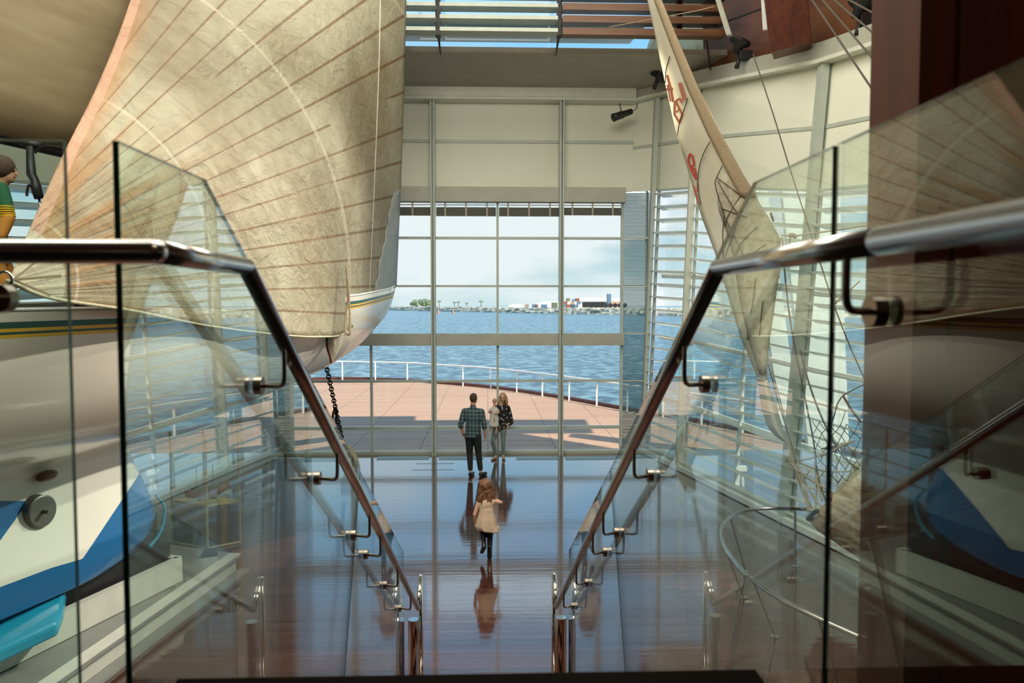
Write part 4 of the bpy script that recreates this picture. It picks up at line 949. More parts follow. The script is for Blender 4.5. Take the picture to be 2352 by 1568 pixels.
b = MB(); b.tube(smoothpath([at(1691, 600, 11.0), at(1690, 585, 10.95), at(1695, 572, 10.95)], 4), [0.022]*9, 8); b.tube(smoothpath([at(1776, 507, 11.2), at(1772, 495, 11.1), at(1770, 489, 11.1)], 3), 0.02, 6); b.build('strap_end', M['rope_dark'], osl, smooth=True)

boat = empty('wooden_sailing_boat', Vector((4.6, 8.5, 0)), 'weathered pale timber boat with scarred planking and tangled rigging at right', 'boat')
tip = at(1856, 1189, 9.6)
def bs(px_g, py_g, px_k, py_k, D, px_f, py_f, Df):
    g_ = at(px_g, py_g, D); k_ = at(px_k, py_k, D+0.25); f_ = at(px_f, py_f, Df); row = [g_]
    for t_ in (0.2, 0.4, 0.6, 0.8): 
        p = g_.lerp(k_, t_); p += Vector((-0.10*math.sin(PI*t_), -0.12*math.sin(PI*t_), 0)); row.append(p)
    row.append(k_)
    for t_ in (0.3, 0.65): row.append(k_.lerp(f_, t_)+Vector((0.1, 0.1, -0.1*math.sin(PI*t_))))
    row.append(f_); return row
rws = [[tip.lerp(x, 0.04) for x in bs(1890, 1165, 1895, 1228, 9.4, 1900, 1158, 9.9)], bs(1880, 1180, 1885, 1220, 9.45, 1890, 1170, 9.7), bs(1915, 1140, 1922, 1244, 9.2, 1932, 1120, 10.0), bs(1950, 1110, 1958, 1268, 8.9, 1958, 1085, 10.2),
       bs(1985, 1078, 1992, 1290, 8.6, 1985, 1050, 10.4), bs(2060, 1010, 2070, 1335, 8.1, 2060, 975, 10.4), bs(2200, 930, 2220, 1400, 7.4, 2200, 880, 10.0), bs(2500, 900, 2520, 1500, 6.6, 2500, 800, 9.0)]
b = MB(); b.grid(rws); b.build('hull', M['concrete'], boat, smooth=True, solid=0.04)
b = MB()
b.tube([r_[0]+Vector((0,0,0.01)) for r_ in rws], 0.022, 8); b.build('gunwale', M['canvas'], boat, smooth=True); b = MB(); b.tube([r_[-1]+Vector((0,0,0.01)) for r_ in rws], 0.025, 8); b.build('gunwale', M['canvas'], boat, smooth=True)
b = MB(); b.grid([[r_[0]+Vector((0,0,-0.04)), r_[0].lerp(r_[-1], 0.5)+Vector((0,0,-0.02)), r_[-1]+Vector((0,0,-0.04))] for r_ in rws]); b.build('deck', M['canvas'], boat, solid=0.02)
b = MB(); b.ball(at(1912, 1143, 9.25), 0.075, 14, 10, sc=(1, 1, 0.85)); b.build('red_lamp', M['model_red'], boat, smooth=True)
b = MB(); b.tube(smoothpath([at(1856, 1192, 9.55), at(1868, 1178, 9.4), at(1880, 1172, 9.35)], 3), [0.03]*7, 8); b.build('bow_fitting', M['dark_metal'], boat, smooth=True)
def rope(pts, r=0.012, m='rope', nm='rope', k=5):
    b = MB(); b.tube(smoothpath([at(*p) for p in pts], k), r, 7); return b.build(nm, M[m], boat, smooth=True)
# heavy stays running from the boat up beside the sail
rope([(1764, 815, 10.6), (1800, 950, 10.3), (1832, 1060, 10.0), (1862, 1165, 9.6)], 0.011)
rope([(1802, 620, 10.8), (1810, 700, 10.7), (1824, 790, 10.5), (1842, 880, 10.3), (1868, 1010, 10.0), (1880, 1100, 9.8), (1905, 1170, 9.5)], 0.012, 'rope_dark')
rope([(1838, 805, 10.4), (1858, 880, 10.2), (1888, 960, 10.0), (1930, 1040, 9.7), (1972, 1078, 9.4)], 0.013, 'rope_dark')
rope([(1764, 835, 10.6), (1790, 930, 10.4), (1815, 1010, 10.2), (1830, 1060, 10.0)], 0.009, 'rope_dark')
rope([(1802, 1005, 10.4), (1812, 1040, 10.3), (1840, 1120, 9.9), (1858, 1175, 9.6)], 0.014)
rope([(1808, 1012, 10.4), (1822, 1058, 10.2), (1850, 1110, 9.9), (1890, 1172, 9.5)], 0.016)
rope([(1812, 1058, 10.1), (1845, 1090, 9.9), (1885, 1115, 9.7), (1915, 1132, 9.4)], 0.016)
rope([(1816, 1050, 10.1), (1838, 1100, 9.9), (1856, 1150, 9.7), (1868, 1180, 9.5)], 0.014)
rope([(1822, 1055, 10.1), (1860, 1072, 10.0), (1900, 1082, 9.8), (1955, 1082, 9.6)], 0.012)
rope([(1830, 1058, 10.1), (1870, 1050, 10.0), (1905, 1038, 9.8), (1945, 1018, 9.6), (1960, 1014, 9.6)], 0.016)
rope([(1870, 1060, 10.0), (1875, 1100, 9.9), (1874, 1150, 9.7), (1872, 1178, 9.5)], 0.011)
rope([(1838, 1110, 9.9), (1868, 1122, 9.8), (1890, 1128, 9.7), (1920, 1135, 9.4)], 0.013)
rope([(1842, 1112, 9.9), (1852, 1090, 9.9), (1860, 1080, 9.9)], 0.012)
rope([(1848, 1125, 9.9), (1862, 1162, 9.7), (1876, 1188, 9.5)], 0.013)
rope([(1876, 1090, 9.8), (1880, 1120, 9.7), (1888, 1150, 9.6)], 0.014)
rope([(1795, 540, 10.9), (1820, 542, 10.7), (1860, 536, 10.5), (1930, 527, 10.2), (2020, 512, 9.8)], 0.012, 'rope')
b = MB(); b.ball(at(1818, 540, 10.6), 0.045, 10, 8, sc=(1.4, 1, 0.8)); b.ball(at(1826, 543, 10.6), 0.035, 10, 8); b.ball(at(1806, 1050, 10.1), 0.05, 10, 8, sc=(0.7, 0.7, 1.5)); b.ball(at(1940, 1020, 9.7), 0.03, 8, 6, sc=(2, 1, 1)); b.build('knot', M['rope'], boat, smooth=True)
rope([(1793, 545, 10.9), (1790, 570, 10.9), (1791, 600, 10.8), (1788, 640, 10.8)], 0.012)
rope([(1796, 545, 10.9), (1800, 580, 10.8), (1802, 620, 10.8)], 0.012)
rope([(1815, 545, 10.7), (1812, 565, 10.7), (1812, 590, 10.7)], 0.012)
rope([(1730, 125, 12.6), (1775, 260, 12.0), (1815, 390, 11.4), (1870, 560, 10.8), (1912, 690, 10.3), (1950, 790, 10.0), (1990, 880, 9.8)], 0.010, 'rope_dark')
rope([(1918, 694, 10.2), (1935, 680, 10.1), (1950, 668, 10.1), (1975, 645, 10.0)], 0.010)
rope([(1918, 694, 10.2), (1932, 688, 10.1), (1950, 672, 10.1)], 0.012); b = MB(); b.ball(at(1918, 693, 10.2), 0.035, 8, 6); b.build('knot', M['rope'], boat, smooth=True)
rope([(1936, 908, 9.9), (1955, 940, 9.8), (1978, 970, 9.7)], 0.016, 'timber_fin', 'spar')
rope([(1936, 908, 9.9), (1960, 895, 9.8), (1990, 880, 9.7)], 0.008, 'rope_dark')
rope([(1934, 910, 9.9), (1922, 930, 9.9), (1916, 955, 9.9), (1905, 985, 9.9)], 0.008, 'rope_dark')
# boarding net
net = MB(); rnd = random.Random(3)
nodes = {}
for i in range(7):
    for j in range(6):
        px = 1860+i*24+j*4-3*i+rnd.uniform(-4, 4); py = 930+j*34+i*2+rnd.uniform(-6, 6) if True else 0
        nodes[i, j] = at(px, py, 9.95-0.02*i+0.03*rnd.random())
for (i, j), p in nodes.items():
    if j < 1 and i < 3: continue
    for d in ((1, 1), (-1, 1)):
        q = nodes.get((i+d[0], j+d[1]))
        if q and rnd.random() < 0.8:
            m_ = (p+q)/2+Vector((0, 0, -0.02)); net.tube([p, m_, q], 0.0055, 5)
net.build('net', M['rope_dark'], boat, smooth=True)

# curved rail round the old boat
rp = [atz(1990, 1195, 1.0), atz(1930, 1178, 1.0), atz(1880, 1172, 1.0), atz(1826, 1168, 1.0), atz(1770, 1167, 1.0), atz(1722, 1170, 1.0), atz(1690, 1180, 1.0), atz(1668, 1195, 1.0), atz(1657, 1216, 1.0), atz(1662, 1250, 1.0), atz(1682, 1283, 1.0), atz(1722, 1326, 1.0), atz(1790, 1374, 1.0), atz(1880, 1420, 1.0), atz(1980, 1466, 1.0), atz(2120, 1530, 1.0)]
cr_ = empty('curved_barrier', atz(1712, 1310), 'curved stainless steel barrier rail looping round the old boat', 'barrier')
b = MB(); b.tube(smoothpath(rp, 6), 0.024, 14); b.build('rail', M['steel_mirror'], cr_, smooth=True)
for (a0_, b0_) in (((1677, 1188), (1712, 1312)), ((1664, 1255), (1708, 1372)), ((1728, 1330), (1780, 1462)), ((1880, 1422), (1925, 1580)), ((1826, 1170), (1826, 1300))):
    p, q = atz(a0_[0], a0_[1], 0.99), atz(b0_[0], b0_[1], 0.0); b = MB(); b.beam(p, q, 0.045, 0.012, up=(1, 0.2, 0)); b.tube([q, q+Vector((0,0,0.008))], 0.05, 16); b.build('post', M['steel'], cr_)
# small white brackets at the wall base
for (px, py, lab) in ((1700, 1108, 'white bracket standing on the floor at the foot of the right louvre wall'),):
    p = atz(px, py+8); th = empty('floor_bracket', p, lab, 'bracket')
    b = MB(); b.beam(p+Vector((-0.05,0,0)), p+Vector((-0.03,0,0.32)), 0.05, 0.04, up=(0,1,0)); b.beam(p+Vector((0.06,0,0)), p+Vector((0.04,0,0.32)), 0.05, 0.04, up=(0,1,0)); b.build('leg', M['white'], th)
    b = MB(); b.box((p.x-0.12, p.y-0.06, 0.32), (p.x+0.12, p.y+0.06, 0.42)); b.build('head', M['white'], th)

# spot lamps -----------------------------------------------------------
def spot(c, lab, flip=1):
    th = empty('spot_lamp', c, lab, 'spot lamp', 'spotlights along the side beam')
    b = MB(); b.tube([c+Vector((0,0,-0.32)), c+Vector((0.08,0,-0.05))], [0.05, 0.035], 10); b.build('arm', M['black'], th, smooth=True)
    b = MB(); b.tube([c+Vector((-0.03*flip,0,-0.02)), c+Vector((0.02*flip,-0.02,0.10)), c+Vector((0.05*flip,-0.03,0.17)), c+Vector((0.06*flip,-0.03,0.20))], [0.07, 0.09, 0.20, 0.22], 18); b.build('shade', M['black'], th, smooth=True)
    b = MB(); b.box((c.x+0.04, c.y-0.08, c.z-0.16), (c.x+0.30, c.y+0.08, c.z+0.02)); b.build('ballast_box', M['black'], th, bevel=0.01)
spot(at(1503, 172, 17.4), 'black spot lamp on the side beam, half hidden by the narrow sail')
spot(at(1692, 120, 15.4), 'black spot lamp on the side beam right of the narrow sail')
spot(at(1968, 38, 12.7), 'black spot lamp at the top right of the side beam near the red column')
th = empty('stage_lamp', at(1430, 262, 18.0), 'black theatre lamp hanging under the header beam in the window corner', 'stage lamp')
p, q = at(1409, 270, 17.9), at(1450, 256, 18.1)
b = MB(); b.tube([p, p.lerp(q, 0.15), p.lerp(q, 0.5), p.lerp(q, 0.55), q], [0.10, 0.09, 0.09, 0.075, 0.07], 16); b.build('lamp_body', M['dark_metal'], th, smooth=True)
b = MB(); b.tube([p.lerp(q, 0.45)+Vector((0,0,0.05)), at(1424, 243, 18.2), at(1424, 238, 18.3)], 0.012, 8); b.tube(smoothpath([q, at(1458, 252, 18.2), at(1463, 246, 18.2), at(1463, 238, 18.3)], 3), 0.010, 8); b.build('hanger', M['dark_metal'], th, smooth=True)
# hoist ropes top right
for i in range(4):
    px0, px1 = 1852+i*20, 2040+i*22
    b = MB(); b.tube([at(px0, -20, 10.5), at(px1-(40), 190-i*46+10, 9.2), at(px1+60, 320-i*40, 8.6)], 0.013, 7)
    o = b.build('hoist_rope', M['rope_dark']); tag(o, 'one of four dark ropes running down together in front of the white wall, top right', 'rope', 'four parallel hoist ropes')
b = MB(); b.tube([at(1400, 62, 14.6), at(1600, 25, 13.6), at(1640, 15, 13.4)], 0.008, 6); o = b.build('roof_cable', M['luffband']); tag(o, 'thin tan cable slanting under the timber roof fins', 'cable')

# ================================================================== OUTSIDE
rl = empty('deck_railing', Vector((0, 33, 0)), 'white steel railing with posts along the curved edge of the deck', 'railing')
inner = [p + Vector((0, -0.35, -0.05)) for p in edge_s]
b = MB(); b.tube([p+Vector((0,0,0.95)) for p in inner], 0.035, 8); b.build('top_rail', M['white'], rl, smooth=True)
acc = 0; last = inner[0]
for p, q in zip(inner, inner[1:]):
    d = (q-p).length; k_ = acc
    while k_ < d:
        c = p.lerp(q, k_/d); bb = MB(); bb.beam(c, c+Vector((0,0,0.95)), 0.06, 0.06, up=(0,1,0)); bb.build('post', M['white'], rl); k_ += 1.75
    acc = k_-d
# breakwater
def shore_pt(px): 
    py = 711 + (px-880)*(723-711)/(1430-880); D = 6.75*F/(py-699.6); r = ray(px, 700); return Vector((r.x/r.y*D, D, -3)), D
b = MB(); rows_ = []
pxs = [-200+2700*i/420 for i in range(421)]
sh = []
for px in pxs:
    pp = max(px, 640) if px < 640 else px
    r = ray(px, 700)
    py = 711.5 + (min(max(px, 700), 1700)-880)*(722.5-711)/(550); D = 6.75*F/max(6.5, (py-699.6)); sh.append(Vector((r.x/r.y*D, D, -3)))
for j, (dy, z) in enumerate(((0, -3.2), (1.5, -1.8), (3.5, -0.6), (6, 0.6), (9, 1.5), (14, 1.6))):
    rows_.append([Vector((p.x*(1+dy/p.y), p.y+dy, z)) + (Vector((rnd.uniform(-.8,.8), rnd.uniform(-.8,.8), rnd.uniform(-.55,.55))) if 0 < j < 5 else Vector((0,0,0))) for p in sh])
b.grid(rows_); o = b.build('breakwater', M['rock']); tag(o, 'long rock breakwater across the far side of the water', 'breakwater', kind='stuff')
b = MB(); b.grid([[Vector((p.x*(1+13/p.y), p.y+13, 1.55)) for p in sh], [Vector((p.x*(1+150/p.y), p.y+150, 1.6)) for p in sh]]); o = struct('ground', b, M['sand'])
def far_z(py, D): return at(1176, py, D).z
# trees
def tree(px, py_top, wpx, D, lab, grp='trees on the far shore', palm=False):
    base = at(px, 703, D); base.z = 1.6; topz = at(px, py_top, D).z; rad = wpx*D/F/2
    th = empty('palm_tree' if palm else 'bushy_tree', base, lab, 'tree', grp)
    b = MB(); b.tube([base, (base.x, base.y, topz-rad*0.4)], 0.35 if palm else 0.5, 6); b.build('trunk', M['timber_fin'], th)
    b = MB()
    if palm:
        for k_ in range(12):
            a_ = 2*PI*k_/12; c = Vector((base.x, base.y, topz-rad*0.5)); 
            b.tube([c, c+Vector((math.cos(a_)*rad*.6, math.sin(a_)*rad*.6, rad*.35)), c+Vector((math.cos(a_)*rad, math.sin(a_)*rad, -rad*.25))], [0.3, 0.45, 0.1], 5)
    else:
        hh = topz-base.z
        for k_ in range(26):
            a_ = rnd.uniform(0, 2*PI); rr = rnd.uniform(0.0, 0.78)*rad; z = base.z+rnd.uniform(0.25, 0.78)*hh*(1-0.25*(rr/rad)**2)
            b.ball((base.x+math.cos(a_)*rr, base.y+math.sin(a_)*rr*0.5, z), hh*rnd.uniform(0.18, 0.28), 8, 6)
    b.build('crown', M['leaf'], th, smooth=True)
tree(955, 686, 32, 965, 'left, lower half of the round green tree pair on the far shore')
tree(977, 684, 38, 925, 'right, taller tree of the round green pair on the far shore')
tree(1009, 690, 10, 900, 'small palm just right of the left window mullion', palm=True)
tree(1044, 693, 9, 880, 'left palm of the close pair on the breakwater', palm=True)
tree(1053, 692, 9, 880, 'right palm of the close pair on the breakwater', palm=True)
tree(1105, 690, 11, 820, 'tallest palm standing alone left of the middle mullion', palm=True)
tree(1072, 695, 8, 860, 'short palm beside the pale dome roof', palm=True)
# containers
cc = {'r': (0.34, 0.11, 0.08), 'b': (0.14, 0.24, 0.36), 'w': (0.75, 0.76, 0.72), 'o': (0.55, 0.34, 0.26), 'n': (0.20, 0.22, 0.12), 'k': (0.06, 0.12, 0.16)}
cn = {'r': 'dark red', 'b': 'blue', 'w': 'white', 'o': 'rust orange', 'n': 'olive', 'k': 'dark grey'}
cmats = {}
for k_, v in cc.items():
    cmats[k_] = mat('container_'+cn[k_].replace(' ', '_'), v, 0.6, stretch=(8, 1, 1), vscale=1)
CD = 600
conts = [(1294, 1300, 699, 705, 'b', 'in the bottom row of the stack by the right mullion'), (1301, 1310, 699, 705, 'r', 'in the bottom row beside the blue one'), (1311, 1318, 699, 705, 'k', 'bottom row, third from the mullion'), (1319, 1327, 699, 705, 'b', 'bottom row, right end of the stack'),
         (1294, 1302, 692, 698.5, 'r', 'in the middle row nearest the mullion'), (1303, 1311, 692, 698.5, 'w', 'in the middle row'), (1312, 1318, 692, 698.5, 'o', 'in the middle row between two pale ones'), (1319, 1325, 692, 698.5, 'w', 'in the middle row at the right'), (1326, 1334, 692, 698.5, 'b', 'in the middle row at the right end'),
         (1302, 1309, 684, 691.5, 'n', 'on the top row, left'), (1323, 1331, 684, 691.5, 'r', 'on the top row, right'), (1316, 1322, 686, 691.5, 'b', 'small, on the top row'), (1328, 1335, 699, 705, 'w', 'standing at the foot of the stack'),
         (1207, 1213, 699, 706, 'o', 'on the breakwater, left end of the low row'), (1214, 1222, 699, 706, 'w', 'second in the low row on the breakwater'), (1223, 1229, 699, 706, 'b', 'third in the low row on the breakwater'), (1230, 1236, 699, 706, 'r', 'fourth in the low row on the breakwater'), (1244, 1257, 699, 706, 'b', 'long, in the low row on the breakwater'), (1268, 1281, 694, 706, 'n', 'pale, tall, left of the right mullion'),
         (1403, 1426, 690, 698, 'o', 'long, behind the dark cable drums'), (1396, 1404, 673, 690, 'b', 'standing tall like a tower behind the warehouse')]
for (x0, x1, y0, y1, ck, wh) in conts:
    p = at(x0, y1, CD); q = at(x1, y0, CD); b = MB(); z0 = {705: 1.6, 706: 1.6, 698.5: 4.15, 691.5: 6.55, 698: 1.6, 690: 1.6}[y1]; z1 = {699: 4.15, 692: 6.55, 684: 9.1, 686: 8.3, 694: 5.6, 690: 6.2, 673: 13.0}[y0]; yy = CD if y1 < 706 and y0 not in (690, 673) else CD-32; yy = CD+(14 if y0 == 690 else 24 if y0 == 673 else 0) if yy == CD-32 and y0 in (690, 673) else yy; p = at(x0, y1, yy); q = at(x1, y0, yy); b.box((p.x, yy, z0), (q.x, yy+6, z1))
    o = b.build('shipping_container', cmats[ck]); tag(o, f'{cn[ck]} shipping container {wh}', 'container', 'shipping containers on the far quay')
p, q = at(1332, 705, 640), at(1430, 684, 640)
wh = empty('warehouse', Vector(((p.x+q.x)/2, 650, 1.6)), 'long low white warehouse behind the container stacks', 'warehouse')
b = MB(); b.box((p.x, 640, 1.6), (q.x, 670, at(1400, 692, 640).z)); b.build('wall', M['white'], wh)
b = MB(); zt = at(1400, 692, 640).z; b.prism([(p.x-1, 639, zt), (p.x-1, 655, zt+3.2), (p.x-1, 671, zt)], (q.x-p.x+2, 0, 0)); b.build('roof', M['trim_light'], wh)
b = MB(); b.box((at(1338, 700, 640).x, 639.5, 1.7), (at(1392, 700, 640).x, 640.2, at(1380, 694, 640).z)); b.build('loading_door', M['dark_metal'], wh)
for i in range(8):
    c = at(1358+i*11, 701, 582); c.z = 3.35; b = MB(); b.tube([c+Vector((0,-1,0)), c+Vector((0,1,0))], 1.75, 18); b.tube([c+Vector((0,-1.2,0)), c+Vector((0,-1.0,0))], 1.1, 14)
    o = b.build('cable_drum', M['dark_metal']); tag(o, 'one of the dark round cable drums lined up on the quay', 'cable drum', 'cable drums on the quay')
c = at(1185, 699, 700); b = MB(); b.ball((c.x, 700, 1.5), 7.0, 16, 8, sc=(1.2, 0.8, 0.45)); o = b.build('dome_roof', M['white'], smooth=True); tag(o, 'small white domed roof above the rocks right of the middle mullion', 'roof')
c = at(1270, 690, 660); b = MB(); b.ball((at(1265, 700, 660).x, 660, 1.5), 12, 20, 8, sc=(1.3, 0.6, 0.48)); o = b.build('dome_roof', M['white'], smooth=True); tag(o, 'wide white curved roof left of the right mullion on the far quay', 'roof')
for px, col_, lab in ((1007, 'red', 'red channel buoy beside the left window mullion'), (1041, 'luffband', 'small orange channel buoy right of the red one')):
    c = at(px, 716, 560); c.z = -3; th = empty('channel_buoy', c, lab, 'buoy')
    b = MB(); b.tube([c, c+Vector((0,0,1.4))], 1.0, 12); b.build('float', M['buoy'], th); b = MB(); b.tube([c+Vector((0,0,1.4)), c+Vector((0,0,5.0 if px < 1020 else 4.0))], [0.6, 0.2], 10); b.build('tower', M['buoy'], th)

# ================================================================== PEOPLE
def tcap(mb, p, q, r0, r1, n=12):
    p, q = Vector(p), Vector(q)
    mb.tube([p, p.lerp(q, 0.5), q], [r0, (r0+r1)/2*1.03, r1], n); mb.ball(p, r0, n, 8); mb.ball(q, r1, n, 8)
def fuse(mb, name, m, parent, vox=0.010, smooth_it=4):
    """one continuous surface from overlapping volumes"""
    o = mb.build(name, m, parent, smooth=True, fixn=False)
    md = o.modifiers.new('r', 'REMESH'); md.mode = 'VOXEL'; md.voxel_size = vox; md.use_smooth_shade = True
    ms_ = o.modifiers.new('s', 'SMOOTH'); ms_.iterations = smooth_it; ms_.factor = 0.5
    dg = bpy.context.evaluated_depsgraph_get(); me = bpy.data.meshes.new_from_object(o.evaluated_get(dg))
    o.modifiers.clear(); o.data = me
    for p in me.polygons: p.use_smooth = True
    return o
def rotz(a): return Matrix.Rotation(a, 3, 'Z')
def frame(base, facing):
    """local x = right hand side of the person, y = forward"""
    R = rotz(facing)
    return lambda x, y, z: Vector(base) + R @ Vector((x, y, z)), R
def hand(mb, wrist, d, side, palm_n, s=1.0, curl=0.5):
    """palm, four curled fingers and a thumb; d = pointing direction, side = towards the thumb"""
    d = d.normalized(); side = (side - d*side.dot(d)).normalized(); n = palm_n.normalized()
    w = Vector(wrist); pe = w + d*0.085*s
    for k_ in (-1, 0, 1): tcap(mb, w+side*0.016*k_*s, pe+side*0.024*k_*s, 0.015*s, 0.014*s, 8)
    for k_, (L_, r_) in enumerate(((0.070, 0.0095), (0.078, 0.0095), (0.072, 0.009), (0.056, 0.008))):
        a0 = pe + side*(0.033-0.022*k_)*s; d1 = (d + n*curl*0.5).normalized(); d2 = (d + n*curl*1.6).normalized()
        a1 = a0 + d1*L_*0.5*s; a2 = a1 + d2*L_*0.5*s; mb.tube([a0, a1, a2], [r_*s*1.05, r_*s, r_*s*0.85], 8); mb.ball(a2, r_*s*0.85, 8, 6)
    t0 = w + d*0.025*s + side*0.022*s; t1 = t0 + (side*0.8+d*0.7)*0.036*s; t2 = t1 + (d+side*0.15+n*curl*0.3).normalized()*0.030*s
    mb.tube([t0, t1, t2], [0.012*s, 0.0105*s, 0.009*s], 8); mb.ball(t2, 0.009*s, 8, 6)
def head(mb, P, R, c, s, face=True):
    """skull, jaw, nose and ears; c = centre of the skull in the world, s = head height / 0.23"""
    c = Vector(c)
    def q(x, y, z): return c + R @ Vector((x*s, y*s, z*s))
    mb.ball(q(0, -0.005, 0.02), 0.1*s, 18, 14, sc=(0.76, 0.95, 0.98), rot=R)
    mb.ball(q(0, 0.022, -0.045), 0.07*s, 14, 10, sc=(0.80, 0.92, 0.95), rot=R)
    mb.ball(q(0, 0.05, -0.078), 0.032*s, 10, 8)
    tcap(mb, q(0, 0.088, 0.005), q(0, 0.106, -0.028), 0.009*s, 0.013*s, 8)
    for sx in (-1, 1): mb.ball(q(sx*0.078, 0.0, -0.012), 0.028*s, 8, 8, sc=(0.35, 0.7, 1.1), rot=R)
def face_parts(parent, R, c, s):
    c = Vector(c)
    def q(x, y, z): return c + R @ Vector((x*s, y*s, z*s))
    b = MB()
    for sx in (-1, 1): b.ball(q(sx*0.031, 0.083, 0.004), 0.0125*s, 10, 8)
    b.build('eyes', M['eye'], parent, smooth=True)
    b = MB(); b.tube([q(-0.022, 0.086, -0.052), q(0, 0.095, -0.055), q(0.022, 0.086, -0.052)], 0.0055*s, 8); b.build('mouth', M['lips'], parent, smooth=True)
    b = MB()
    for sx in (-1, 1): b.tube([q(sx*0.017, 0.092, 0.026), q(sx*0.046, 0.082, 0.026)], 0.0035*s, 6)
    b.build('eyebrows', M['hair_dark'], parent, smooth=True)
M['skin'] = mat('skin', (0.62, 0.37, 0.26), 0.55, var=(0.58, 0.33, 0.23), vscale=12)
M['skin_tan'] = mat('skin_tanned', (0.50, 0.27, 0.17), 0.55)
M['eye'] = mat('eye_dark', (0.03, 0.02, 0.015), 0.2)
M['lips'] = mat('lips', (0.45, 0.12, 0.10), 0.5)
M['hair_dark'] = mat('hair_dark_brown', (0.05, 0.028, 0.016), 0.6, var=(0.09, 0.05, 0.028), stretch=(1, 1, 6), vscale=25, bump=0.5, bscale=60)
M['hair_blond'] = mat('hair_blond', (0.50, 0.32, 0.14), 0.55, var=(0.30, 0.17, 0.07), stretch=(1, 1, 0.3), vscale=30, bump=0.5, bscale=60)
M['hair_curl'] = mat('hair_curly_brown', (0.26, 0.12, 0.055), 0.6, var=(0.10, 0.045, 0.02), stretch=(1, 1, 0.5), vscale=22, bump=0.8, bscale=40)
M['trouser'] = mat('dark_trousers', (0.010, 0.014, 0.015), 0.75)
M['legging'] = mat('grey_leggings', (0.19, 0.25, 0.22), 0.85, var=(0.15, 0.20, 0.175), vscale=10)
M['tights'] = mat('black_tights', (0.006, 0.009, 0.013), 0.7)
M['boot'] = mat('black_leather', (0.008, 0.008, 0.009), 0.22, coat=0.5)
M['shoe'] = mat('dark_shoe', (0.010, 0.012, 0.017), 0.5)
M['tanshoe'] = mat('tan_shoe', (0.42, 0.28, 0.17), 0.6)
M['babywear'] = mat('pale_baby_dress', (0.62, 0.60, 0.52), 0.9, var=(0.52, 0.50, 0.43), vscale=30)
M['rugby_green'] = mat('rugby_green', (0.010, 0.085, 0.035), 0.85)
M['orange'] = mat('orange_trousers', (0.60, 0.25, 0.04), 0.8)
def plaid_mat():
    m = mat('plaid_shirt', (0.05, 0.09, 0.10), 0.85); t = m.node_tree; n = t.nodes; l = t.links; bs = n['Principled BSDF']
    c = n.new('ShaderNodeTexCoord'); s_ = n.new('ShaderNodeSeparateXYZ'); l.new(c.outputs['Object'], s_.inputs[0])
    def wave(src, f_, lo, ph=0.0):
        a_ = n.new('ShaderNodeMath'); a_.operation = 'MULTIPLY_ADD'; a_.inputs[1].default_value = f_; a_.inputs[2].default_value = ph; l.new(src, a_.inputs[0])
        f2 = n.new('ShaderNodeMath'); f2.operation = 'FRACT'; l.new(a_.outputs[0], f2.inputs[0])
        g_ = n.new('ShaderNodeMath'); g_.operation = 'LESS_THAN'; g_.inputs[1].default_value = lo; l.new(f2.outputs[0], g_.inputs[0]); return g_.outputs[0]
    a1 = wave(s_.outputs['X'], 12.5, 0.42); a2 = wave(s_.outputs['Z'], 12.5, 0.42); a3 = wave(s_.outputs['X'], 12.5, 0.10, 0.2); a4 = wave(s_.outputs['Z'], 12.5, 0.10, 0.2)
    def add(a_, b_, w1, w2):
        x = n.new('ShaderNodeMath'); x.operation = 'MULTIPLY_ADD'; l.new(a_, x.inputs[0]); x.inputs[1].default_value = w1
        y_ = n.new('ShaderNodeMath'); y_.operation = 'MULTIPLY'; l.new(b_, y_.inputs[0]); y_.inputs[1].default_value = w2; l.new(y_.outputs[0], x.inputs[2]); return x.outputs[0]
    v = add(add(a1, a2, 0.33, 0.33), add(a3, a4, 0.34, 0.34), 1.0, 1.0)
    r = n.new('ShaderNodeValToRGB'); e_ = r.color_ramp.elements; e_[0].color = (0.015, 0.03, 0.04, 1); e_[1].color = (0.30, 0.36, 0.33, 1); k_ = e_.new(0.35); k_.color = (0.05, 0.09, 0.10, 1); k_ = e_.new(0.66); k_.color = (0.11, 0.17, 0.17, 1)
    l.new(v, r.inputs[0]); l.new(r.outputs[0], bs.inputs['Base Color']); return m
def dots_mat(name, base, spot_c, scale, thr):
    m = mat(name, base, 0.8); t = m.node_tree; n = t.nodes; l = t.links; bs = n['Principled BSDF']
    c = n.new('ShaderNodeTexCoord'); v = n.new('ShaderNodeTexVoronoi'); v.inputs['Scale'].default_value = scale; l.new(c.outputs['Object'], v.inputs['Vector'])
    nz_ = n.new('ShaderNodeTexNoise'); nz_.inputs['Scale'].default_value = scale*2.5; l.new(c.outputs['Object'], nz_.inputs['Vector'])
    a_ = n.new('ShaderNodeMath'); a_.operation = 'MULTIPLY_ADD'; a_.inputs[1].default_value = 0.35; l.new(nz_.outputs['Fac'], a_.inputs[0]); l.new(v.outputs['Distance'], a_.inputs[2])
    r = n.new('ShaderNodeValToRGB'); r.color_ramp.elements[0].position = thr; r.color_ramp.elements[1].position = thr+0.04
    r.color_ramp.elements[0].color = (*spot_c, 1); r.color_ramp.elements[1].color = (*base, 1); l.new(a_.outputs[0], r.inputs[0]); l.new(r.outputs[0], bs.inputs['Base Color']); return m
M['plaid'] = plaid_mat(); M['floral'] = dots_mat('black_floral', (0.008, 0.008, 0.010), (0.70, 0.68, 0.62), 17, 0.42)
M['dress'] = dots_mat('cream_dress', (0.62, 0.47, 0.34), (0.36, 0.20, 0.13), 45, 0.40)

